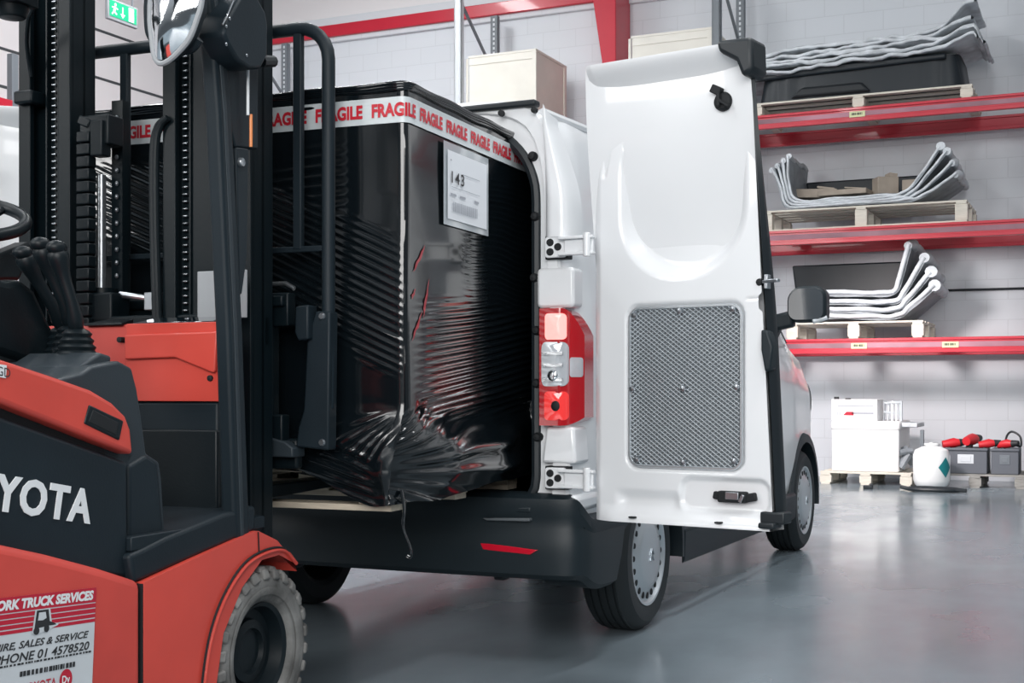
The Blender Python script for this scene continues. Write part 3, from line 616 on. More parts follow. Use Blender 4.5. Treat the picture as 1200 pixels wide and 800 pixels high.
# sills, arch trims, wheels
for s in (1, -1):
    m = MB(); m.prism([(s * .965, .24), (s * .965, .42), (s * .985, .40), (s * .98, .26)], 'y', YR + .42, YF - .42); m.build('sill_trim', 'van_plastic', van, bevel=.01)
    for yc in (YR, YF):
        m = MB(); k = half(yc) * .962
        m.lathe([(RA - .02, s * (k - .05)), (RA - .02, s * (k + .022)), (RA + .035, s * (k + .016)), (RA + .05, s * (k - .02))], 'x', (0, yc, ZW), 40, False, R(-8), R(150 if yc < 2 else 196)); m.build('arch_trim', 'van_plastic', van)
        m = MB(); m.lathe([(RA, s * (k - .02)), (RA, s * .62), (.0, s * .62)], 'x', (0, yc, ZW), 40, False, R(4), R(172)); m.build('wheel_well', 'seal', van)
def wheel():
    t = MB(); Rr = .332; xo = 0
    pr = [(.215, -.005), (.235, .004), (.29, .006), (.315, -.012), (.328, -.035)]
    for g in (-.05, -.085, -.12, -.155): pr += [(.332, g + .013), (.332, g + .005), (.324, g + .003), (.324, g - .003), (.332, g - .005)]
    pr += [(.326, -.185), (.30, -.205), (.24, -.205), (.215, -.19)]
    t.lathe(pr, 'x', (0, 0, 0), 64, True); o = t.build('tyre', 'rubber', None, smooth=30)
    h = MB(); h.lathe([(.224, -.015), (.224, .004), (.214, .003), (.203, -.010), (.160, -.004), (.150, .006), (.12, .011), (.06, .014), (0, .015)], 'x', (0, 0, 0), 56)
    h.mi = 1
    for k in range(20):
        a = 2 * PI * k / 20; c = Vector((-.0125, .165 * math.cos(a), .165 * math.sin(a)))
    for k in range(20):
        a = 2 * PI * k / 20; e1 = Vector((0, math.cos(a), math.sin(a))); e2 = Vector((0, -math.sin(a), math.cos(a))); c = e1 * .181 + Vector((-.0055, 0, 0)); n = 12
        vs = [c + e1 * (.015 * math.cos(q * 2 * PI / n)) + e2 * (.0125 * math.sin(q * 2 * PI / n)) + Vector((.002 + (.010 if math.cos(q * 2 * PI / n) > .5 else .004) * 0, 0, 0)) for q in range(n)]
        vb = [v + Vector((-.012, 0, 0)) for v in vs]; loft(h, [vb, vs]); h._new(vs, [tuple(range(n))])
    h.mi = 2
    for dz in (-.014, .012):
        h.bar((.0165, -.022, dz - .012), (.0165, 0, dz + .014), .004, .008, (1, 0, 0)); h.bar((.0165, .022, dz - .012), (.0165, 0, dz + .014), .004, .008, (1, 0, 0))
    h.sphere((.008, .1, .07), (.006, .006, .006), 8, 6)
    hc = h.build('wheel_trim', ['alu', 'hole', 'steel'], o, smooth=40); hc['label'] = 'silver wheel trim with a ring of dark holes'; return o
w0 = wheel()
for i, (yc, s) in enumerate(((YR, 1), (YF, 1), (YR, -1), (YF, -1))):
    o = w0 if i == 0 else copy_tree(w0); o.parent = van; o.location = (s * .945, yc, .332); o.rotation_euler = (0.2 * i, 0, 0 if s > 0 else PI)
# glazing, front door lines, lamps, mirrors
def tz_of(y, z):    # profile parameter whose surface point has height z
    lo, hi = 0., 1.
    for _ in range(30):
        mid = (lo + hi) / 2
        if vsurf(y, mid).z < z: lo = mid
        else: hi = mid
    return lo
def glass_patch(nm, s, ys, zl, zh, mt='glass'):
    m = MB()
    def f(u, v):
        y = ys[0] + (ys[1] - ys[0]) * u; a, b = zl(y), zh(y); p = vsurf(y, tz_of(y, a + (b - a) * v)); return Vector((s * (p.x + .006), p.y, p.z + .003))
    m.grid(f, 20, 14); return m.build(nm, mt, van)
for s in (1, -1):
    glass_patch('side_window', s, (2.55, 3.72), lambda y: 1.30 + .03 * (y - 2.5), lambda y: min(1.93, top_z(y + .12) - .12))
    glass_patch('headlamp', s, (4.42, 4.84), lambda y: .92, lambda y: min(1.10, top_z(y) - .07), 'lens_clear')
    MB().bb((s * .952, 2.42, .42), (s * .9645, 2.432, 1.3)).build('door_gap', 'hole', van)
    MB().bb((s * .955, 2.5, 1.12), (s * .985, 2.7, 1.155)).build('door_handle', 'van_white', van, bevel=.01)
    pass
    h = MB(); h.bar((s * .84, 3.42, 1.46), (s * 1.02, 3.42, 1.50), .09, .10); h.bar((s * .86, 3.46, 1.36), (s * .93, 3.46, 1.5), .10, .06); hb = h.build('mirror_arm', 'van_plastic', van, bevel=.02)
    m = MB(); m.prism([(s * x, z) for x, z in rrect(.985, 1.225, 1.475, 1.695, (.06, .05, .07, .09), 6)], 'y', 3.37, 3.52); mr_ = m.build('wing_mirror', 'van_plastic', van, bevel=.03, seg=3)
    m = MB(); m.prism([(s * x, z) for x, z in rrect(1.0, 1.21, 1.49, 1.68, (.05, .045, .06, .08), 6)], 'y', 3.362, 3.372); m.build('mirror_glass', 'glass', mr_)
    MB().tube([(s * 1.15, 3.36, 1.475), (s * 1.225, 3.40, 1.50)], .014, 8).build('mirror_indicator', 'foam', mr_)
m = MB()
def ws(u, v):
    y = 3.02 + v * .95; hw = .80 * (1 - .02 * v) ; x = (2 * u - 1) * (hw - .05 + .12 * v); p = Vector((x, y, top_z(y) + .012 - .10 * abs(2 * u - 1) ** 3)); return p
m.grid(ws, 24, 12); m.build('windscreen', 'glass', van)
MB().bb((-.75, 4.86, .36), (.75, 5.0, .62)).build('front_bumper', 'van_plastic', van, bevel=.05)
# right rear door, swung right round; local x runs from the hinge to the free edge
def rear_door(name_label, frame_loc, rz, W_=.715, flip=1, detail=True):
    dr = bpy.data.objects.new('rear_door', None); C.objects.link(dr); dr.parent = van
    dr.location = Vector(frame_loc) - Vector((-2.84, 4.67, 0)); dr.rotation_euler = (0, 0, rz); dr['label'] = name_label
    F = flip
    def left(z): return .012 + .03 * sm(2.1, 2.25, z) * 0 + .01 * sm(.9, .6, z) + .045 * (1 - sm(.57, .72, z)) * 0
    def right0(z): return (.655 + (.735 - .655) * (2.15 - z) / 1.55) * W_ / .715
    def right(z):
        x = .655 + (.735 - .655) * (2.15 - z) / 1.55
        x -= .014 * sm(1.33, 1.345, z) * (1 - sm(1.385, 1.40, z))
        return x * W_ / .715
    ZT, ZB = 2.262, .575
    def sdr(x, z, x0, x1, z0, z1, r):     # signed distance to a rounded rectangle
        cx, cz = (x0 + x1) / 2, (z0 + z1) / 2; qx = abs(x - cx) - (x1 - x0) / 2 + r; qz = abs(z - cz) - (z1 - z0) / 2 + r
        return math.hypot(max(qx, 0), max(qz, 0)) + min(max(qx, qz), 0) - r
    k = W_ / .715
    def h(x, z):       # depth away from the viewer
        y = 0
        y += .055 * (1 - sm(-.05, .02, sdr(x, z, .135 * k, .625 * k, 1.475, 2.085, .23)))           # upper pressed bowl
        y += .003 * (1 - sm(.0, .006, abs(sdr(x, z, .20 * k, .56 * k, 1.53, 1.985, .17)))) * sm(1.86, 1.93, z)
        y += .016 * (1 - sm(-.006, .014, sdr(x, z, .162 * k, .622 * k, .775, 1.368, .045)))      # mesh recess
        y += .018 * (1 - sm(-.012, .012, sdr(x, z, .38 * k, .72 * k, .63, .745, .04)))            # lower latch pocket
        y -= .075 * sm(2.13, 2.262, z) ** 1.4 + .0                                                # lip that folds in under the roof
        y += .02 * (1 - sm(0, .05, x)) + .03 * (1 - sm(.0, .018, x))
        y -= .03 * (1 - sm(.575, .64, z)) * sm(0, .12, x) - .018 * sm(.6, .66, z) * (1 - sm(.66, .70, z)) * (1 - sm(.34 * k, .40 * k, x)) * sm(.1, .16, x)
        for ax, az, bx, bz in ((.075, 2.0, .13, 2.1), (.06, 1.86, .09, 2.0), (.19, 2.05, .30, 2.11), (.15, 1.96, .2, 2.05)):
            t = max(0, min(1, ((x - ax) * (bx - ax) + (z - az) * (bz - az)) / ((bx - ax) ** 2 + (bz - az) ** 2))); dd = math.hypot(x - ax - t * (bx - ax), z - az - t * (bz - az)); y += .006 * (1 - sm(.0, .014, dd))
        y += .004 * (1 - sm(0, .006, abs(z - 1.38))) * sm(right(z) - .05, right(z) - .04, x)
        return y
    def f(u, v):
        z = ZB + (ZT - ZB) * v; l, r_ = left(z), right(z); x = l + (r_ - l) * u
        z2 = z - (.022 * (u - .5) * 2 if v > .94 else 0) * 0; return Vector((x * F, h(x, z), z2))
    m = MB(); m.grid(f, 150, 300); m.build('inner_panel', 'van_white', dr, smooth=60)
    m = MB()
    def g(u, v):
        z = ZB + (ZT - .0 - ZB) * v; x = .0 + (right(z) + .012) * u; return Vector((x * F, .085 - .02 * (2 * u - 1) ** 4 - .10 * sm(1.2, 2.26, z), z))
    m.grid(g, 20, 40); ed = [f(0, v / 40) for v in range(41)]; eo = [g(0, v / 40) for v in range(41)]; loft(m, [ed, eo], False)
    loft(m, [[f(u / 20, 0) for u in range(21)], [g(u / 20, 0) for u in range(21)]], False); loft(m, [[f(u / 20, 1) for u in range(21)], [g(u / 20, 1) for u in range(21)]], False)
    m.build('outer_skin', 'van_white', dr, smooth=50)
    # dark free edge
    m = MB(); zs = [ZB + .02 + (2.20 - ZB) * i / 50 for i in range(51)]
    def ring(z):
        r_ = right0(z); w_ = .026; b = -.10 * sm(1.2, 2.26, z); return [Vector(((r_ - .006) * F, .03 + b * .3, z)), Vector(((r_ + w_ * .5) * F, .0 + b * .3, z)), Vector(((r_ + w_) * F, .03 + b * .6, z)), Vector(((r_ + w_ * .8) * F, .075 + b, z)), Vector(((r_ - .006) * F, .075 + b, z))]
    loft(m, [ring(z) for z in zs]); m._new(ring(zs[0]), [(0, 1, 2, 3, 4)]); m._new(ring(zs[-1]), [(0, 1, 2, 3, 4)]); m.build('edge_seal', 'seal', dr, smooth=40)['label'] = 'black rubber seal along the free edge'
    m = MB(); m.bb((F * .695 * k, -.02, .60), (F * .785 * k, .05, .64)); m.bb((F * .70 * k, -.05, .585), (F * .76 * k, .02, .605)); m.build('seal_foot', 'seal', dr, bevel=.006)
    if not detail: return dr
    m = MB(); m.prism([(F * .565 * k, 2.27), (F * .70 * k, 2.265), (F * .705 * k, 2.15), (F * .665 * k, 2.13), (F * .64 * k, 2.19), (F * .575 * k, 2.23)], 'y', -.10, .03); m.build('seal_corner', 'seal', dr, bevel=.015)
    # expanded metal panel
    x0, x1, z0, z1 = .168, .616, .782, 1.361; px_, pz = .0225, .0082; m = MB(); nr = int((z1 - z0) / pz); nc = int((x1 - x0) / (px_ / 2))
    def inside(x, z): return sdr(x, z, x0, x1, z0, z1, .04) < -.002
    for j in range(nr + 1):
        zc = z0 + j * pz
        for i in range(nc):
            xa, xb = x0 + i * px_ / 2, x0 + (i + 1) * px_ / 2; up = (i + j) % 2; za, zb = (zc, zc + pz) if up else (zc + pz, zc)
            if inside((xa + xb) / 2, (za + zb) / 2): m.bar((xa, .006, za), (xb, .006, zb), .0028, .0042, (0, -.8, .6))
    mp = m.build('mesh_panel', 'alu', dr, smooth=0); mp['label'] = 'diamond mesh metal panel'
    m = MB(); ed = [Vector((x, .003, z)) for x, z in rrect(x0, x1, z0, z1, .042, 8)]; m.tube(ed, .006, 6, True); m.build('panel_rim', 'alu', mp)
    m = MB(); m.prism(rrect(x0, x1, z0, z1, .042, 8), 'y', .0125, .0155); m.build('backing', mat('mesh_backing', (.16, .18, .195), .7), mp)
    for x, z in ((.19, 1.335), (.375, 1.345), (.585, 1.345), (.18, 1.065), (.39, 1.065), (.60, 1.07), (.20, .805), (.39, .80), (.59, .81)):
        MB().lathe([(0, -.009), (.010, -.007), (.013, 0), (.013, .008)], 'y', (x, .002, z), 16).build('panel_screw', 'steel', mp)
    # latches, striker, handle
    la = MB(); la.lathe([(0, -.03), (.028, -.028), (.034, -.02), (.034, .01)], 'y', (.555, 0, 2.075), 24); la.box((.535, -.025, 2.115), (.04, .03, .03), Matrix.Rotation(.5, 3, 'Y')); la.box((.545, -.036, 2.08), (.014, .01, .05)); la.box((.565, -.036, 2.065), (.05, .01, .012), Matrix.Rotation(.6, 3, 'Y')); la.build('upper_latch', 'hole', dr, bevel=.004)
    lb = MB(); lb.box((.585, .0, .685), (.11, .03, .04)); lb.box((.535, .0, .685), (.05, .02, .028), Matrix.Rotation(.2, 3, 'Y')); lb.box((.65, 0, .685), (.05, .02, .03), Matrix.Rotation(-.2, 3, 'Y')); lb.build('lower_latch', 'hole', dr, bevel=.006)
    m = MB(); m.box((.59, -.018, .69), (.05, .008, .026)); m.box((.625, -.016, .682), (.012, .01, .03), Matrix.Rotation(.5, 3, 'Y')); m.build('latch_plate', 'steel', dr, bevel=.002)
    MB().lathe([(0, -.008), (.011, -.006), (.013, 0), (.013, .02)], 'y', (.685, -.0, 1.435), 14).build('grommet', 'hole', dr)
    m = MB(); m.bar((.70, .0, 1.435), (.765, -.02, 1.437), .018, .012); m.bb((.705, -.01, 1.41), (.72, .02, 1.46)); m.build('striker', 'steel', dr, bevel=.003)
    m = MB(); m.prism([(.70, 1.27), (.725, 1.265), (.745, 1.21), (.735, 1.13), (.715, 1.12), (.70, 1.2)], 'y', -.025, .03); m.build('edge_handle', 'van_plastic', dr, bevel=.008)
    for x in (.20, .545): MB().box((x, -.032, .595), (.026, .02, .006)).build('drain_plug', 'hole', dr, bevel=.002)
    return dr
rear_door('white right rear door, open, showing its inner side', (-1.81, 4.63, 0), R(-9.8))
ld = rear_door('white left rear door, swung open beyond the truck', (-3.84, 4.63, 0), R(40), .78, -1, False)
MB().bar((-.68, -.02, 2.0), (-.80, -.06, 1.98), .04, .03).build('latch_arm', 'steel', ld, bevel=.005)
# ------------------------------------------------------------------ the wrapped load and its pallet
GA = R(3); GO = Vector((-2.12, 3.77, 0))
def gw(x, y, z=0): return GO + Matrix.Rotation(GA, 3, 'Z') @ Vector((x, y, z))
pl = pallet('pale wooden pallet under the black wrapped load, carried by the lift truck', gw(-.68, .62, .655), GA, 1.20, 1.14, .145, 'wood', .1, True)
LW, LD, LZ0, LZ1 = 1.31, 1.18, .69, 2.055
load = thing('wrapped_load', 'tall pallet load in black stretch film with fragile tape, half inside the van', 'wrapped load', gw(0, 0, 0), GA)
def ridge(t): return (.5 - .5 * math.cos(2 * PI * t)) ** 1.4
def N3(a, b, c): return noise.noise(Vector((a, b, c)))
def perim(s):
    """s: distance along the film from the near corner; s<0 front face to the left, s>0 right face"""
    if s < 0:
        return (Vector((s, 0, 0)), Vector((0, -1, 0))) if s > -LW else (Vector((-LW, -(s + LW), 0)), Vector((-1, 0, 0)))
    return (Vector((0, s, 0)), Vector((1, 0, 0))) if s < LD else (Vector((-(s - LD), LD, 0)), Vector((0, 1, 0)))
def load_pt(s, z, lift=0, plain=False):
    p, n = perim(s)
    r = .03
    if abs(s) < r: n = (Vector((0, -1, 0)) * (r - s) + Vector((1, 0, 0)) * (r + s)).normalized(); q = 1 - abs(s) / r; p = p - Vector((1, -1, 0)).normalized() * (.010 * q * q)
    d = lift
    if not plain and -LW < s < LD:
        low = sm(1.02, .86, z); mask = .5 + .8 * N3(s * 2.1, z * 2.3, 3.1)
        if s < 0:
            a = -s
            wz = z - .44 * a; t1 = wz / .027 + .9 * N3(a * 1.1, z * 1.3, 0); m1 = sm(1.06, 1.14, wz) * sm(1.58, 1.47, wz) * sm(-.45, .05, N3(a * 1.9, wz * 2.5, 7.7)) * sm(1.9, 1.8, z)
            t2 = (z + .03 * a) / .034 + .7 * N3(a * 1.2, z * 1.5, 4); m2 = (1 - m1) * sm(.02, .4, .25 + N3(a * 2.7, z * 3.1, 1.7)) * sm(.95, 1.0, z) * sm(1.93, 1.85, z)
            fa = sm(.0, .10, a); d += fa * (.0115 * (.45 + .9 * abs(N3(math.floor(t1) * 3.7, a * 1.5, 2))) * m1 * ridge(t1) + .0035 * m2 * ridge(t2))
            d += .010 * N3(a * 2.2, z * 2.2, 9.2)
            ang = math.atan2(1.02 - z, a + .02); rad = math.hypot(1.02 - z, a)
            d += low * sm(.80, .92, z) * (.012 * ridge(ang * 5 + .3 * N3(a * 2, z * 2, 2)) * sm(.05, .2, rad) * sm(1.1, .5, rad))
            d += .009 * sm(.92, .82, z) * ridge((z - .24 * a) / .038 + .6 * N3(a * 1.5, z * 2, 8)) * sm(.04, .12, a)
            d += low * .045 * sm(.5, .0, a) * sm(.70, .80, z)
            sh = -.06 * sm(1.02, .79, z) * math.exp(-a / .25)
            p = p + Vector((sh, 0, 0))
        else:
            b = s
            t1 = (z - .10 * b) / .026 + .9 * N3(b * 1.4, z * 1.6, 5); m1 = sm(1.42, 1.3, z) * sm(.93, 1.02, z) * sm(.03, .25, b)
            d += .007 * m1 * ridge(t1)
            m1b = sm(.42, .52, b) * sm(1.9, 1.8, z) * sm(1.3, 1.42, z) * .4; d += .006 * m1b * ridge(z / .022 + N3(b * 3, z * 3, 1))
            d += .012 * N3(b * 2.2, z * 1.6, 2.2) * sm(1.93, 1.8, z)
            ang = math.atan2(z - .80 - .04 * b, b + .22); rad = math.hypot(z - .79, b)
            d += sm(1.02, .9, z) * (.013 * ridge(ang * 9 + .5 * N3(b * 2.0, z * 2.0, 6)) * sm(.02, .14, rad))
            d += .075 * sm(1.0, .84, z) * sm(.68, .78, z) * sm(.0, .30, b) * sm(1.15, .6, b) - .02 * sm(.85, .98, z) * sm(1.06, .99, z) * sm(.05, .2, b)
            sh = -.06 * sm(1.02, .79, z) * math.exp(-b / .16)
            p = p + Vector((sh, 0, 0))
    return p + n * d + Vector((0, 0, z))
ss = [-LW - LD + LD * i / 12 for i in range(12)] + [-LW + LW * (i / 380) for i in range(381)] + [LD * (i / 300) for i in range(1, 301)] + [LD + LW * i / 12 for i in range(1, 12)]
def zlow(s): return LZ0 + (-.01 + (.125 * sm(.05, .48, -s) if s < 0 else .035 * sm(.1, .9, s)) + .012 * N3(s * 5, 0, 0) if -LW < s < LD else .05)
rows = []
NR = 420
for j in range(NR + 1):
    v = j / NR; rows.append([load_pt(s, zlow(s) + (LZ1 - zlow(s)) * v) for s in ss])
m = MB(); cen = Vector((-LW / 2, LD / 2, 0))
for k_, dz in ((.985, .012), (.95, .012), (.5, .006)):
    rows.append([Vector((cen.x + (p.x - cen.x) * k_, cen.y + (p.y - cen.y) * k_, LZ1 + dz + .004 * N3(p.x * 6, p.y * 6, 0))) for p in rows[NR]])
loft(m, rows)
nrm = len(ss); m.b.verts.ensure_lookup_table(); vv = list(m.b.verts)
m.b.faces.new(vv[-nrm:]); m.b.faces.new(vv[:nrm])
m.build('film', 'wrap', load, smooth=60)
# gathered film roll along the upper rim
m = MB()
for q in range(3):
    zz = LZ1 - .005 + .006 * q; path = [load_pt(s, zz, .004 + .004 * q, True) + Vector((0, 0, .005 * N3(s * 3, q * 5., 0) + .002 * math.sin(s * 19 + q))) for s in [-LW + .02 + (LW + LD - .05) * i / 90 for i in range(91)]]
    m.tube(path, .009, 8)
m.build('rim_fold', 'wrap', load, smooth=60)
# fragile tape and its lettering
TZ0, TZ1 = 1.937, 2.022
m = MB(); m.grid(lambda u, v: load_pt(-LW + .01 + (LW + LD - .03) * u, TZ0 + (TZ1 - TZ0) * v - .016 * sm(-.1, -1.2, -LW + (LW + LD) * u) * 0, .006 + .0015 * N3(u * 40, v * 3, 0), True), 260, 6)
tape = m.build('fragile_tape', 'tape', load, smooth=60); tape['label'] = 'white tape printed FRAGILE in red'
pitch = .212
for k in range(-7, 6):
    s0 = -.122 + pitch * k
    if s0 < -LW + .02 or s0 + .19 > LD: continue
    m = MB(); m.textbox('FRAGILE', s0, s0 + .178, TZ0 + .020, TZ0 + .066, lambda u, v: load_pt(u, v, .0085, True), offset=.0026)
    m.build('printed_word', 'tape_red', tape, smooth=0)
# document pouch on the right face
def onright(b, z, o=.012): return load_pt(b, z, 0, True) + Vector((o, 0, 0))
B0, B1, Z0, Z1 = .27, .67, 1.635, 1.925
m = MB(); m.grid(lambda u, v: onright(B0 + (B1 - B0) * u, Z0 + (Z1 - Z0) * v, .011), 12, 12); po = m.build('document_pouch', 'pouch', load)
m = MB(); m.grid(lambda u, v: onright(B0 + .025 + (B1 - B0 - .05) * u, Z0 + .022 + (Z1 - Z0 - .05) * v, .015), 4, 4)
pa = m.build('paper_sheet', 'paper', po, smooth=0)
m = MB(); m.text('143', .058, lambda c: onright(B0 + .035 + c.x * 1.35, Z0 + .150 + c.y, .0195), offset=.0006, spacing=1.15)
m.mi = 1
for q, (a, b, zz, hh) in enumerate(((.04, .09, .105, .008), (.12, .17, .105, .008), (.25, .29, .105, .008), (.04, .05, .225, .006), (.14, .30, .19, .0025), (.05, .30, .135, .002))):
    m._new([onright(B0 + x, Z0 + z, .0195) for x, z in ((a, zz), (b, zz), (b, zz + hh), (a, zz + hh))], [(0, 1, 2, 3)])
x = .06
for q in range(34):
    w_ = (.0025, .004, .002, .0055)[q * 5 % 4]; m._new([onright(B0 + a, Z0 + z, .0195) for a, z in ((x, .05), (x + w_, .05), (x + w_, .085), (x, .085))], [(0, 1, 2, 3)]); x += w_ + (.0025, .0035)[q % 2]
m.build('sheet_print', ['ink', 'ink_pale'], pa, smooth=0)
# red print showing where the film is torn, and the loose film end below
m = MB()
for b0, z0_, dx, dz, w_ in ((.05, 1.45, .09, .10, .012), (.04, 1.36, .03, .04, .010), (.12, 1.30, .05, .14, .012), (.04, 1.22, .08, .11, .010)):
    ra, rb = [], []
    for q in range(9):
        t = q / 8; b_ = b0 + dx * t + .008 * N3(t * 4, b0 * 9, 0); z_ = z0_ + dz * t; ww = .55 * w_ * math.sin(PI * t) * (1 + .7 * N3(t * 7, z0_ * 5, 3)); ra.append(load_pt(b_ - ww, z_, .003)); rb.append(load_pt(b_ + ww, z_ - ww, .003))
    loft(m, [ra, rb], False)
m.build('torn_spot', 'torn_red', load, smooth=0)['label'] = 'torn spots showing red'
q0 = load_pt(.03, .70, .01); m = MB(); m.tube(curve_pts([q0 + Vector((0, 0, .03)), q0 + Vector((.01, 0, -.03)), q0 + Vector((.012, -.01, -.09)), q0 + Vector((.04, -.01, -.16)), q0 + Vector((.035, 0, -.19)), q0 + Vector((.02, 0, -.185))], 6), [.012] * 12 + [.007] * 19, 8, flat=.4); m.build('loose_end', 'wrap', load)
# ------------------------------------------------------------------ the lift truck (local y forward, right side at x = 0)
fk = thing('forklift', 'red and charcoal forklift holding the wrapped load, its wheel in the near corner', 'forklift', (-2.356, 3.33, 0), R(3))
def kp(pts, x): return [(lambda q: (q.y, q.z))(KF(px, py, x=x)) for px, py in pts]
def side(nm, pts, x0, x1, mt, bevel=.01, seg=3, ref=None, label=None):
    m = MB(); m.prism(kp(pts, x0 if ref is None else ref), 'x', x0, x1); o = m.build(nm, mt, fk, bevel=bevel, seg=seg)
    if label: o['label'] = label
    return o
XB = -1.06
ch = side('chassis_panel', [(-170, 605), (-80, 622), (0, 637), (60, 650), (120, 666), (166, 681), (166, 850), (-170, 1000)], .0, -.40, 'orange_worn', .022, 4, label='worn red rear side panel with a service sticker')
MB().bb((-1.06, -1.75, .12), (-.40, -.1, .55)).build('chassis', 'fl_dark', fk, bevel=.02)
fe = side('front_fender', [(168.5, 682), (230, 653), (299, 622), (303, 622), (325, 633), (343, 655), (348, 669), (345, 660), (327, 650), (307, 656), (284, 688), (262, 742), (254, 800), (252, 870), (168.5, 870)], .0, -.27, 'orange', .010, 3, label='red fender arching over the front wheel')
arc = [(236, 850), (238, 800), (247, 745), (263, 700), (286, 664), (310, 648), (332, 645), (346, 660)]
m = MB(); pp = [Vector((.004, a, b)) for a, b in kp(arc, 0)]; m.tube(curve_pts(pp, 6), .006, 8); m.build('arch_lip', 'orange', fe); m = MB(); m.tube(curve_pts([p + Vector((.002, -.012, .010)) for p in pp], 6), .0035, 6); m.build('arch_groove', 'hole', fe)
m = MB(); qa, qb = kp([(167.3, 684), (167.3, 860)], 0); m.bb((-.30, qa[0] - .003, qb[1]), (-.001, qa[0] + .003, qa[1])); m.build('panel_seam', 'hole', fe)
MB().bar(tuple([.002] + list(kp([(302, 623)], 0)[0])), tuple([.002] + list(kp([(303, 648)], 0)[0])), .003, .003).build('fender_seam', 'hole', fe)
# wheels
def fwheel(s):
    m = MB(); Rr = .262; pr = [(.148, -.02), (.16, .0), (.205, .012), (.225, .008), (.24, -.006), (.252, -.03), (.252, -.17), (.24, -.19), (.16, -.20), (.148, -.18)]
    m.lathe(pr, 'x', (0, 0, 0), 64, True)
    for k in range(26):
        a = 2 * PI * k / 26; rot = Matrix.Rotation(a, 3, 'X'); c = rot @ Vector((-.045, 0, .252)); m.box(c, (.10, .040, .020), rot, .8)
        c = rot @ Vector((.002, 0, .236)); m.box(c, (.022, .036, .034), rot @ Matrix.Rotation(-.35, 3, 'Y'), .85)
    o = m.build('tyre', 'tyre_dirty', fk, bevel=.006, smooth=40); o['label'] = 'scuffed grey solid tyre'
    m = MB(); m.lathe([(.150, -.012), (.138, -.02), (.128, -.06), (.10, -.065), (.095, -.05), (.07, -.045), (.065, -.06), (0, -.06)], 'x', (0, 0, 0), 48); h = m.build('rim', 'fl_black', o, smooth=30)
    m = MB(); m.lathe([(.175, .0085), (.196, .0135), (.199, .0125)], 'x', (0, 0, 0), 48); m.build('sidewall_ring', 'tyre_dirty', o)
    return o
o1 = fwheel(1); o1.location = (-.012, 0, .262)
o2 = copy_tree(o1); o2.location = (-1.06, 0, .262); o2.rotation_euler = (0, 0, PI)
o3 = copy_tree(o1); o3.location = (-.43, -1.45, .262)
# dark battery hood with the maker's name
side('hood_side', [(-170, 420), (0, 487), (75, 514), (150, 541), (151, 678), (60, 666), (0, 655), (-170, 620)], -.035, -.28, 'fl_dark', .012, label='charcoal hood side with white lettering')
MB().bb((XB + .03, -1.75, .55), (-.28, -.62, .95)).build('hood', 'fl_black', fk, bevel=.03)
side('hood_gap', [(-170, 395), (0, 472), (75, 503), (157, 532), (150, 545), (75, 520), (0, 493), (-170, 425)], -.06, -.25, 'hole', .004)
st = side('hood_stripe', [(-170, 368), (0, 420), (60, 440), (108, 457), (133, 472), (148, 487), (154, 503), (157, 533), (120, 519), (60, 495), (0, 471), (-170, 398)], -.015, -.24, 'orange', .012, 4, label='sloping orange arm cover with a dark slot')
m = MB(); m.prism(kp([(105, 474), (145, 493), (140, 516), (99, 496)], -.012), 'x', -.011, -.03); sl = m.build('vent_slot', 'fl_black', st, bevel=.004)
m = MB(); m.prism(kp([(109, 480), (139, 495), (136, 510), (104, 494)], -.01), 'x', -.0095, -.03); m.build('slot_recess', 'hole', sl, bevel=.002)
m = MB(); m.prism(kp([(-8, 425), (9, 428), (8, 443), (-8, 440)], -.01), 'x', -.0125, -.016); b_ = m.build('small_sticker', 'letter', st)
m = MB(); q0 = KF(-4, 439, x=-.012); m.text('GD', .03, lambda c: Vector((-.012, q0.y + c.x, q0.z + c.y - c.x * .15))); m.build('sticker_mark', 'ink', b_, smooth=0)
# lettering
A_ = KF(0, 597, x=-.033); B_ = KF(104, 612, x=-.033); dv = (B_ - A_).normalized(); up = Vector((0, -dv.z, dv.y)); 
m = MB(); org = A_ + dv * (-.175)
for i, ch_ in enumerate('TOYOTA'):
    wl = (0, .088, .188, .262, .362, .438)[i]
    m.text(ch_, .114, lambda c, wl=wl: org + dv * (wl - .030 + c.x * 1.0) + up * (c.y + .0) + Vector((c.z, 0, 0)), offset=.0035, ext=.0015, shear=.0)
m.build('maker_lettering', 'letter', fk, smooth=0)['label'] = 'white maker lettering on the hood side'
# grey pod beside the seat
side('seat_pod', [(40, 446), (60, 446), (96, 437), (108, 429), (140, 423), (155, 431), (161, 455), (166, 486), (172, 531), (187, 541), (190, 560), (194, 625), (152, 664), (130, 560), (100, 470)], -.06, -.42, 'fl_grey', .025, 4, label='grey moulded pod with the levers')
side('pod_pad', [(92, 430), (118, 413), (131, 417), (131, 424), (108, 436)], -.10, -.34, 'fl_grey', .008)
side('pod_skirt', [(151, 545), (172, 532), (186, 541), (193, 625), (151, 663)], -.05, -.4, 'fl_dark', .012)
# step
side('step', [(152, 650), (170, 642), (195, 629), (240, 611), (262, 602), (300, 592), (300, 622), (230, 652), (157, 684)], -.012, -.30, 'fl_dark', .012)
m = MB(); z_ = KF(225, 606, x=-.12).z
m.bb((XB + .1, -.62, z_ - .05), (-.02, .02, z_ - .012))
for k in range(9): m.bb((XB + .12, -.50 + k * .05, z_ - .014), (-.14, -.475 + k * .05, z_))
m.build('floor_mat', 'fl_dark', fk, bevel=.004)
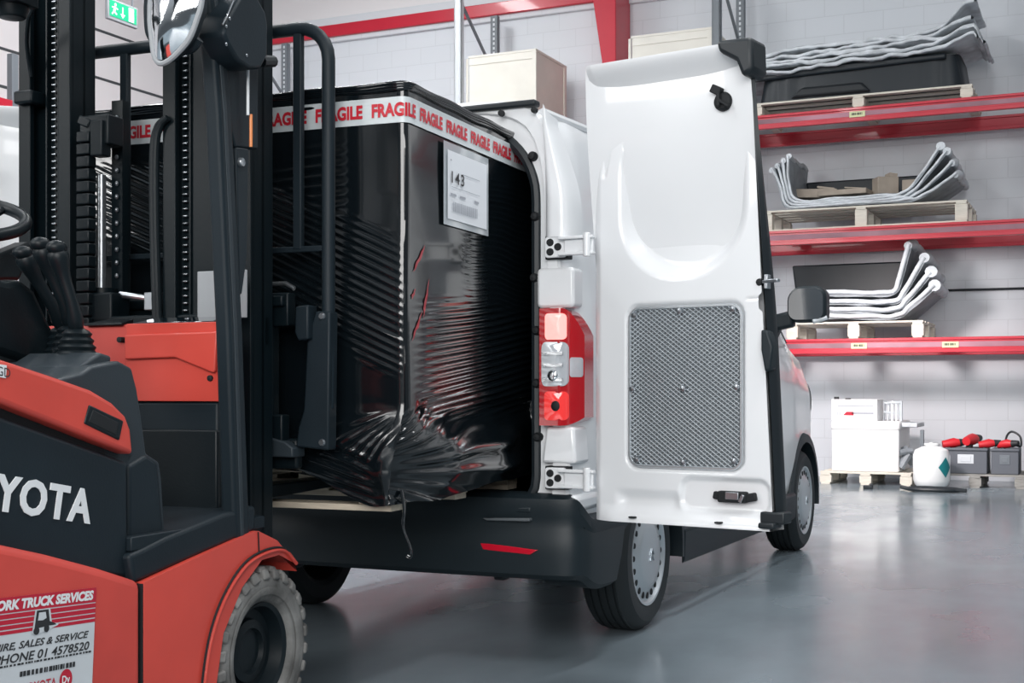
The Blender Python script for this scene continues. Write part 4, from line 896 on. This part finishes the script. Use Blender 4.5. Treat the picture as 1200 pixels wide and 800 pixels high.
# cowl with the red dash
a = KF(148, 372, y=-.12); b = KF(259, 372, y=-.12); lo = KF(200, 470, y=-.12); l0 = KF(90, 374, y=-.12)
zt = KF(200, 378, y=-.12).z
m = MB(); m.prism(rrect(a.x, b.x, lo.z, zt, (.002, .002, .012, .002), 4), 'y', -.12, -.05)
dash = m.build('dash_cowl', 'orange', fk, bevel=.02, seg=4); dash['label'] = 'red dashboard cowl'
m = MB(); m.prism([(l0.x - .3, zt - .0), (a.x + .002, zt), (a.x + .002, lo.z), (l0.x - .3, lo.z)], 'y', -.10, .06); m.build('cowl_side', 'orange_worn', dash, bevel=.01)
za = KF(150, 421, y=-.122).z; zb_ = KF(250, 437, y=-.122).z
m = MB(); m.prism([(a.x + .004, za), (a.x + (b.x - a.x) * .55, za + .004), (b.x - .02, zb_), (b.x - .012, zb_ + .006), (b.x - .004, zt - .03), (a.x + .004, zt - .035)], 'y', -.135, -.11); m.build('cowl_bulge', 'orange', dash, bevel=.015, seg=4)
m = MB()
for x0, x1, mt in ((l0.x + .02, a.x - .02, 0), (a.x + .02, b.x - .03, 1)):
    m.mi = mt; m._new([(x0, -.115, zt + .003), (x1, -.115, zt + .003), (x1 - .03, -.02, zt + .022), (x0 + .02, -.02, zt + .022), (x0, -.115, zt - .004), (x1, -.115, zt - .004), (x1 - .03, -.02, zt - .004), (x0 + .02, -.02, zt - .004)], [(0, 1, 2, 3), (0, 4, 5, 1), (1, 5, 6, 2), (2, 6, 7, 3), (3, 7, 4, 0), (7, 6, 5, 4)])
m.build('dash_display', ['fl_black', 'glass'], dash, bevel=.003)
for px, py in ((141, 398), (247, 443)):
    q = KF(px, py, y=-.12); MB().lathe([(0, -.004), (.009, -.002), (.009, .02)], 'y', (q.x, -.125, q.z), 12).build('cowl_screw', 'hole', dash)
MB().bb((XB + .08, -.11, z_ - .1), (-.10, -.04, lo.z)).build('dash_panel', 'fl_dark', fk, bevel=.01)
MB().bb((XB + .08, -.118, z_ - .02), (-.10, -.09, KF(200, 503, y=-.12).z)).build('kick_panel', 'fl_black', fk, bevel=.006)
# levers on their bellows
def lever(x, bpx, tpx, tilt):
    b0 = KF(*bpx, x=x); t0 = KF(*tpx, x=x); m = MB(); d = t0 - b0
    m.tube(curve_pts([b0, b0 + d * .3 + Vector((.01, -.004, 0)), b0 + d * .7, t0], 5), [.017, .020, .022, .021, .019, .0175, .017, .017, .017, .018, .020, .023, .026, .028, .026, .014][:16], 14)
    lv = m.build('control_lever', 'fl_black', fk, smooth=60)
    m = MB(); m.sphere(t0 + Vector((0, .002, .0)), (.026, .030, .020), 14, 8); m.build('lever_cap', 'fl_black', lv)
    m = MB(); pr = []
    for k in range(7): pr += [(.072 - .0052 * k, .018 * k), (.062 - .0052 * k, .018 * k + .009)]
    pr += [(.0, .13)]; c = b0 + Vector((0, -.012 * 0, -.115)); m.lathe(pr, 'z', c, 24); m.build('bellows', 'fl_black', lv, smooth=25)
lever(-.22, (90, 388), (66, 290), 0); lever(-.31, (84, 384), (47, 286), 0); lever(-.40, (74, 386), (26, 296), 0)
m = MB(); m.prism(kp([(-120, 300), (0, 330), (14, 326), (32, 340), (60, 400), (70, 440), (0, 418), (-120, 380)], -.45), 'x', -.42, -.52); m.build('armrest', 'fl_black', fk, bevel=.02)
m = MB(); m.prism(kp([(-120, 280), (-20, 300), (20, 284), (38, 292), (18, 305), (8, 330), (-120, 330)], -.6), 'x', -.55, -.62); m.build('column_cover', 'fl_black', fk, bevel=.012)
# steering wheel
sc_ = KF(-36, 256, x=-.62); m = MB(); nrm_ = Vector((.30, -.30, .9)).normalized(); e1 = nrm_.cross(Vector((1, 0, 0))).normalized(); e2 = nrm_.cross(e1)
m.tube([sc_ + e1 * (.15 * math.cos(2 * PI * k / 40)) + e2 * (.15 * math.sin(2 * PI * k / 40)) for k in range(40)], .018, 12, True); sw = m.build('steering_wheel', 'fl_black', fk)
m = MB()
for k in range(3): m.tube([sc_ - nrm_ * .03, sc_ + e1 * (.148 * math.cos(2.1 * k)) + e2 * (.148 * math.sin(2.1 * k))], .012, 8)
m.tube([sc_, sc_ - nrm_ * .4], .025, 12); m.build('steering_column', 'fl_black', sw)
# seat (mostly outside the frame)
MB().bb((-.86, -1.45, .95), (-.42, -1.0, 1.07)).bb((-.86, -1.55, 1.05), (-.42, -1.42, 1.62)).build('seat', 'fl_black', fk, bevel=.04, seg=3)
MB().bb((XB, -2.0, .2), (-.02, -1.7, 1.0)).build('counterweight', 'fl_dark', fk, bevel=.05, seg=3)
# overhead guard
def post(x):
    m = MB(); pl_ = kp([(243, -60), (250, 0), (260, 130), (272, 390), (280, 650)], 0); pr_ = kp([(257, -60), (265, 0), (276, 130), (289, 390), (298, 650)], 0)
    pts = pl_ + pr_[::-1]; m.prism(pts, 'x', x, x - .05); g = m.build('guard_post', 'fl_dark', fk, bevel=.012, seg=3)
    m = MB(); m.prism([((p[0] * .68 + q[0] * .32), p[1]) for p, q in zip(pl_, pr_)] + [((p[0] * .45 + q[0] * .55), q[1]) for p, q in zip(pl_, pr_)][::-1], 'x', x + .003, x - .02); m.build('post_rib', 'fl_grey', g, bevel=.004)
post(-.01); post(XB + .12)
tp = kp([(232, -40)], 0)[0]
MB().bb((XB + .03, tp[0] - .03, tp[1]), (-.01, tp[0] + .06, tp[1] + .07)).bb((XB + .03, -1.7, tp[1] + .02), (XB + .1, tp[0], tp[1] + .08)).bb((-.09, -1.7, tp[1] + .02), (-.01, tp[0], tp[1] + .08)).build('guard_roof', 'fl_dark', fk, bevel=.015)
# lamp housing on the right post
m = MB(); pts = [(259, 40), (262, 25), (275, 2), (284, -12), (298, -4), (308, 14), (311, 30), (310.5, 66), (303, 81), (290, 81), (276, 72), (264, 52)]
m.prism(kp(pts, .05), 'x', .06, -.03); lh = m.build('work_lamp', 'fl_dark', fk, bevel=.010, seg=3); lh['label'] = 'rounded charcoal work lamp housing'
for px, py in ((269, 22), (265, 31), (265, 52), (289, 65)):
    q = KF(px, py, x=.06); MB().sphere((.061, q.y, q.z), (.002, .005, .005), 8, 6).build('rivet', 'steel', lh)
m = MB(); m.tube(curve_pts([Vector((.06, *kp([(260.5, 29)], .06)[0])), Vector((.062, *kp([(266, 17)], .06)[0])), Vector((.055, *kp([(275, 1)], .06)[0]))], 5), .003, 6); m.build('edge_trim', 'chrome', lh)
m = MB(); m.tube([Vector((.02, *kp([(306, 72)], .02)[0])), Vector((.02, *kp([(320, 72)], .02)[0]))], .018, 10); m.build('lamp_boss', 'fl_black', lh)
side('lamp_bracket', [(262, 60), (303, 78), (303, 175), (276, 172), (268, 140)], -.02, -.06, 'fl_dark', .006)
side('post_brace', [(277, 172), (292, 174), (290, 300), (284, 345), (280, 345)], -.02, -.06, 'fl_dark', .006)
q = KF(283, 190, x=-.015); MB().lathe([(.0, .004), (.006, .004), (.012, .006), (.014, .002), (.014, -.02)], 'x', (-.015, q.y, q.z), 12).build('round_clip', 'steel', fk)
wq = [KF(290.5, y_, x=.0) for y_ in (82, 110, 135)]; wr = [KF(294, y_, x=.0) for y_ in (134, 152, 172)]
MB().tube(curve_pts(wq, 4), .0045, 8).build('lamp_cable', 'letter', fk); MB().tube(curve_pts(wr, 4), .005, 8).build('lamp_cable', 'amber', fk)
# ------------------------------------------------------------------ mast
YM = .14
def rail(x0, x1, side_):
    """two nested channels; the chain strip shows between them"""
    m = MB(); zt_, zb2 = 2.75, .10
    m.bb((x0, YM - .02, zb2), (x0 + .018, YM + .10, zt_)); m.bb((x1 - .018, YM - .02, zb2), (x1, YM + .10, zt_)); m.bb((x0, YM + .03, zb2), (x1, YM + .05, zt_))
    m.bb((x0, YM - .03, zb2), (x0 + .05, YM - .01, zt_)); m.bb((x1 - .05, YM - .03, zb2), (x1, YM - .01, zt_))
    o = m.build('mast_channel', 'mast', fk, bevel=.003)
    return o
def inner(x0, x1):
    m = MB(); m.bb((x0, YM - .005, .3), (x1, YM + .09, 2.62)); return m.build('inner_channel', 'mast', fk, bevel=.006)
xl0, xl1 = KF(29, 100, y=YM).x, KF(112, 100, y=YM + .10).x; xr0, xr1 = KF(197, 200, y=YM).x, KF(300, 200, y=YM).x
def mast_side(x0, x1, xc):
    rail(x0, x1, 0); inner(xc + .025, x1 - .03)
    m = MB(); m.bb((xc - .028, YM - .012, .3), (xc - .022, YM + .03, 2.6)); m.bb((xc + .022, YM - .012, .3), (xc + .028, YM + .03, 2.6)); m.bb((xc - .025, YM + .01, .3), (xc + .025, YM + .03, 2.6))
    g = m.build('chain_guide', 'mast', fk)
    m = MB()
    z = .8
    while z < 2.5:
        m.box((xc, YM - .002, z), (.020, .010, .007)); z += .0236
    m.build('lift_chain', 'steel', fk, bevel=.003)['label'] = 'steel lift chain'
mast_side(xl0, xl1, KF(64, 200, y=YM).x); mast_side(xr0, xr1, KF(217.5, 200, y=YM).x)
MB().bb((xl0, YM - .03, .10), (xr1, YM + .1, .26)).bb((xl0, YM + .0, 2.66), (xr1, YM + .1, 2.75)).bb((xl0, YM + .05, 1.20), (xr1, YM + .09, 1.30)).build('mast_crossbar', 'mast', fk, bevel=.006)
# lift cylinder, cable chain and hoses
cx = KF(119, 250, y=.2).x; zc0, zc1 = KF(119, 338, y=.2).z, KF(119, 205, y=.2).z
MB().tube([(cx, .2, zc0), (cx, .2, zc1)], .0155, 16).build('cylinder_rod', 'steel', fk)['label'] = 'bright cylinder rod'
MB().tube([(cx + .005, .2, .3), (cx + .005, .2, zc0)], .045, 16).build('lift_cylinder', 'mast', fk)
m = MB(); xk = KF(101, 250, y=.12).x; z = 1.2
while z < 1.92: m.box((xk, .12, z), (.052, .04, .036)); z += .0415
m.build('hose_chain', 'fl_black', fk, bevel=.004)
m = MB(); xk2 = KF(119, 165, y=.16).x; zz = KF(119, 165, y=.16).z
m.box((xk2, .16, zz + .03), (.12, .08, .10)); m.box((xk2 - .04, .14, zz + .06), (.05, .05, .03), Matrix.Rotation(.4, 3, 'Y')); m.box((xk2 + .02, .13, zz), (.05, .05, .12)); m.build('chain_anchor', 'fl_black', fk, bevel=.005)
m = MB()
xa = KF(184, 240, y=.10).x; hp = [KF(197, 138, y=.10), KF(188, 148, y=.10), KF(183, 175, y=.10), KF(183, 260, y=.10), KF(186, 370, y=.10), KF(188, 440, y=.10)]
for dx in (0, -.022): MB().tube(curve_pts([p + Vector((dx, .012 * (dx != 0), 0)) for p in hp], 6), .0115, 10).build('hydraulic_hose', 'fl_black', fk)
m = MB(); xk = KF(139, 280, y=.24).x; z = 1.45
while z < 2.0: m.sphere((xk, .23, z), (.007, .006, .009), 8, 6); z += .045
m.build('fine_chain', 'steel', fk)
MB().bb((xk - .025, .235, .9), (xk + .02, .27, 2.05)).build('chain_rail', 'mast', fk)
# mast mounting hardware low between the rails
m = MB(); a = KF(140, 345, y=.18); b = KF(178, 350, y=.18); m.tube([a, b], .011, 10); m.bb((b.x - .01, .15, b.z - .04), (b.x + .04, .21, b.z + .02)); m.build('tilt_fitting', 'steel', fk, bevel=.003)
m = MB(); a = KF(100, 365, y=.16); m.bb((a.x - .05, .12, a.z - .1), (a.x + .5, .2, a.z - .02)); m.bb((a.x - .06, .12, a.z - .12), (a.x + .14, .22, a.z + .06)); m.build('mast_bracket', 'mast', fk, bevel=.008)
p0 = KF(231, 318, y=.02); p1 = KF(289, 372, y=.02)
MB().bb((p0.x, .02, p1.z), (p1.x, .026, p0.z)).build('grey_plate', 'plate', fk, bevel=.012, seg=3)['label'] = 'plain light grey plate'
# ------------------------------------------------------------------ carriage, backrest and forks
YB = .335
def bp_(px, py): q = KF(px, py, y=YB); return Vector((q.x, YB, q.z))
xR = bp_(385, 300).x; zT = bp_(385, 30).z; xL = bp_(50, 45).x; zB = .90
m = MB(); m.tube([(xR, YB, 1.0), (xR, YB, zT - .14)] + [(xR - .11 + .11 * math.cos(a * PI / 12), YB, zT - .11 + .11 * math.sin(a * PI / 12)) for a in range(7)] + [(xL + .11 - .11 * math.sin(a * PI / 12), YB, zT - .11 + .11 * math.cos(a * PI / 12)) for a in range(7)] + [(xL, YB, zT - .14), (xL, YB, 1.0)], .022, 14)
m.build('backrest_frame', 'fl_dark', fk, smooth=50)
zc = bp_(350, 293).z
for px in (350, 147):
    q = bp_(px, 200); MB().bb((q.x - .0165, YB - .012, zc if px > 300 else 1.0), (q.x + .0165, YB + .012, zT)).build('backrest_bar', 'fl_dark', fk, bevel=.005)
MB().bb((xL, YB - .01, zc - .008), (xR, YB + .01, zc + .012)).build('backrest_crossbar', 'fl_dark', fk, bevel=.004)
MB().bb((xL - .02, YB - .012, .92), (xL + .02, YB + .012, 1.2)).build('backrest_foot', 'fl_dark', fk, bevel=.006)
m = MB(); pts = [bp_(*p) for p in ((375, 365), (392, 365), (390, 527), (352, 523), (355, 500), (361, 480), (365, 400))]; m.prism([(p.x, p.z) for p in pts], 'y', YB - .03, YB + .025); sp = m.build('side_plate', 'fl_dark', fk, bevel=.006)
for py in (371, 518):
    q = bp_(383, py); MB().lathe([(0, -.018), (.009, -.018), (.012, -.012), (.014, 0)], 'y', (q.x, YB - .02, q.z), 12).build('bolt', 'steel', sp)
m = MB(); pts = [bp_(*p) for p in ((357, 360), (372, 358), (372, 398), (360, 400), (356, 390))]; m.prism([(p.x, p.z) for p in pts], 'y', YB - .06, YB); m.build('upper_lug', 'fl_dark', fk, bevel=.006)
u0, u1 = bp_(300, 345), bp_(347, 372)
MB().bb((xL, YB - .05, u1.z - .03), (u1.x, YB + .0, u0.z)).bb((xL, YB - .07, u0.z - .045), (u1.x - .01, YB - .03, u0.z - .01)).build('carriage_bar', 'mast', fk, bevel=.006)
m = MB(); a0 = bp_(300, 340); m.tube([a0, bp_(318, 333), bp_(335, 332), bp_(345, 338)], .008, 8); m.build('carriage_pipe', 'steel', fk)
MB().bb((xL, YB - .05, .88), (bp_(340, 500).x, YB, .98)).build('carriage_bar', 'mast', fk, bevel=.006)
m = MB(); pts = [bp_(*p) for p in ((292, 487), (305, 487), (307, 500), (318, 509), (345, 517), (354, 524), (354, 535), (296, 533))]; m.prism([(p.x, p.z) for p in pts], 'y', YB - .06, YB + .02); m.build('lower_hook', 'fl_grey', fk, bevel=.005)
m = MB(); m.bb((xL + .1, YB - .02, .80), (bp_(352, 540).x, YB + .02, .90)); m.build('carriage_apron', 'mast', fk, bevel=.01)
for fx in (-.30, -.86):
    m = MB(); m.bb((fx - .055, YB + .0, .69), (fx + .055, YB + .045, 1.36)); m.prism([(YB, .69), (YB + 1.02, .715), (YB + 1.05, .728), (YB + 1.02, .732), (YB, .738)], 'x', fx - .055, fx + .055); m.build('fork', 'mast', fk, bevel=.004)
m = MB(); m.bb((-.95, YB - .05, .86), (-.16, YB + .0, 1.3)); m.build('carriage_plate', 'mast', fk, bevel=.01)
# ------------------------------------------------------------------ convex mirror under the guard
YQ = -.42
def qp(px, py): q = KF(px, py, y=YQ); return Vector((q.x, YQ, q.z))
out = [(176, 8), (179, -18), (195, -36), (222, -36), (236, -18), (236, 4), (231, 22), (222, 45), (208, 62), (196, 72), (187, 74), (181, 66), (178, 45), (176, 26)]
op = curve_pts([qp(*p) for p in out] + [qp(*out[0])], 5)[:-1]; cen = sum(op, Vector()) / len(op); n = len(op)
m = MB(); rr = []
for k_ in range(0, 11):
    t = k_ / 10; rr.append([cen + (p - cen) * (1 - t * .999) * .93 + Vector((0, -.006 - .035 * (1 - (1 - t) ** 2), 0)) for p in op])
loft(m, rr); mq = m.build('convex_mirror', 'chrome', fk, smooth=80); mq['label'] = 'convex mirror with a pale rim'
m = MB(); m.tube(op, .008, 8, True); m.build('mirror_rim', 'plate', mq)
m = MB(); loft(m, [[cen + (p - cen) * 1.0 + Vector((0, .0, 0)) for p in op], [cen + (p - cen) * .9 + Vector((0, .04, 0)) for p in op], [cen + (p - cen) * .3 + Vector((0, .06, 0)) for p in op]]); m.build('mirror_back', 'fl_dark', mq)
m = MB(); cp = curve_pts([qp(*p) + Vector((0, .05, 0)) for p in ((172, -40), (163, -10), (162, 18), (165, 36), (178, 50), (195, 54), (212, 50), (220, 40))], 6); m.tube(cp, .016, 10); m.build('mirror_bracket', 'fl_dark', mq)
# forward lamp at the left of the guard
c0 = KF(14, 8, y=-.25); m = MB(); m.bb((c0.x - .2, -.3, c0.z), (c0.x + .06, -.2, c0.z + .035)); m.lathe([(.0, -.04), (.04, -.035), (.05, -.01), (.05, .02)], 'z', (c0.x, -.25, c0.z), 20); m.build('guard_lamp', 'fl_black', fk, bevel=.004)
cb = [KF(40, -20, y=-.05), KF(38, 10, y=-.02), KF(33, 22, y=.0), KF(31, 50, y=.05), KF(34, 75, y=.09), KF(36, 90, y=.1)]
MB().tube(curve_pts(cb, 5), .008, 8).build('guard_cable', 'fl_black', fk)
a = KF(20, 108, y=.1); b = KF(42, 121, y=.1); MB().bb((a.x, .08, b.z), (b.x, .16, a.z)).build('mast_lug', 'mast', fk, bevel=.008)
# ------------------------------------------------------------------ service sticker
c1 = KF(113, 688, x=.003); ca, sa = math.cos(R(-3.7)), math.sin(R(-3.7)); SWD = .47
def sk(u, v, o=0.0035): return Vector((o, c1.y + (u - SWD) * ca - v * sa * 1, c1.z + (u - SWD) * sa * -1 * -1 + v * ca))
def sq(m, u0, u1, v0, v1, o): m._new([sk(u0, v0, o), sk(u1, v0, o), sk(u1, v1, o), sk(u0, v1, o)], [(0, 1, 2, 3)])
m = MB(); sq(m, 0, SWD, -.27, 0, .0025); sk_o = m.build('service_sticker', 'sticker', ch, smooth=0); sk_o['label'] = 'red and white service sticker'
S1 = SWD
m = MB(); sq(m, 0, SWD, -.036, 0, .003)
for va, vb in ((-.049, -.0385), (-.062, -.0515), (-.0735, -.0645), (-.0845, -.0765)): sq(m, 0, SWD, va, vb, .003)
sq(m, S1 - .22, S1 - .13, -.262, -.238, .003)
def tx(t, a, b, v0, v1, o=.0036, **kw): m.textbox(t, S1 - a, S1 - b, v0, v1, lambda u, v: sk(u, v, o), **kw)
m.mi = 1; tx('YORK TRUCK SERVICES', .358, .010, -.030, -.006, offset=.0032, shear=.15)
m.mi = 2; tx('HIRE, SALES & SERVICE', .345, .022, -.124, -.104, offset=.0012, shear=.3)
tx('PHONE 01 4578520', .338, .018, -.151, -.130, offset=.001, shear=.2)
rng = random.Random(3)
for v, hgt, a, b in ((-.1585, .0045, .36, .02), (-.186, .012, .255, .075)):
    u = S1 - a
    while u < S1 - b:
        w_ = rng.uniform(.004, .011); sq(m, u, u + w_, v, v + hgt, .0036); u += w_ + rng.choice((.002, .003, .005))
def disc(u, v, ru, rv, o): m._new([sk(u + ru * math.cos(k * PI / 12), v + rv * math.sin(k * PI / 12), o) for k in range(24)], [tuple(range(24))])
m.mi = 0; tx('TOYOTA', .247, .131, -.228, -.203, offset=.0006)
disc(S1 - .098, -.213, .0225, .025, .0036)
for rr_, dy in (((.024, .020), 0), ((.008, .019), 0), ((.017, .008), .009)):
    for k in range(24):
        p = [(S1 - .285 + rr_[0] * f_ * math.cos(q * PI / 12), -.222 + dy + (rr_[1] * f_) * math.sin(q * PI / 12)) for f_ in (1, .82) for q in (k, k + 1)]
        m._new([sk(*p[0], .0036), sk(*p[1], .0036), sk(*p[3], .0036), sk(*p[2], .0036)], [(0, 1, 2, 3)])
m.mi = 1; tx('Dv', .112, .084, -.222, -.203, .0042, offset=.0015)
T0 = S1 - .222; m.mi = 3
m._new([sk(T0 + a, -.036 + (v + .036) * .86, .0040) for a, v in ((0, -.1), (.008, -.036), (.058, -.036), (.066, -.078), (.088, -.080), (.088, -.086), (.066, -.092), (.052, -.096), (.020, -.103))], [tuple(range(9))])
m.mi = 2
m._new([sk(T0 + a, -.036 + (v + .036) * .86, .0044) for a, v in ((.007, -.088), (.013, -.039), (.052, -.039), (.058, -.072), (.080, -.0815), (.080, -.084), (.058, -.084))], [tuple(range(7))])
disc(T0 + .014, -.086, .010, .009, .0046); disc(T0 + .048, -.083, .009, .009, .0046)
m.mi = 3; m._new([sk(T0 + a, -.036 + (v + .036) * .86, .0048) for a, v in ((.017, -.066), (.020, -.045), (.042, -.045), (.046, -.062), (.034, -.067))], [tuple(range(5))])
m.build('sticker_print', ['sticker_red', 'letter', 'ink', 'sticker'], sk_o, smooth=0)
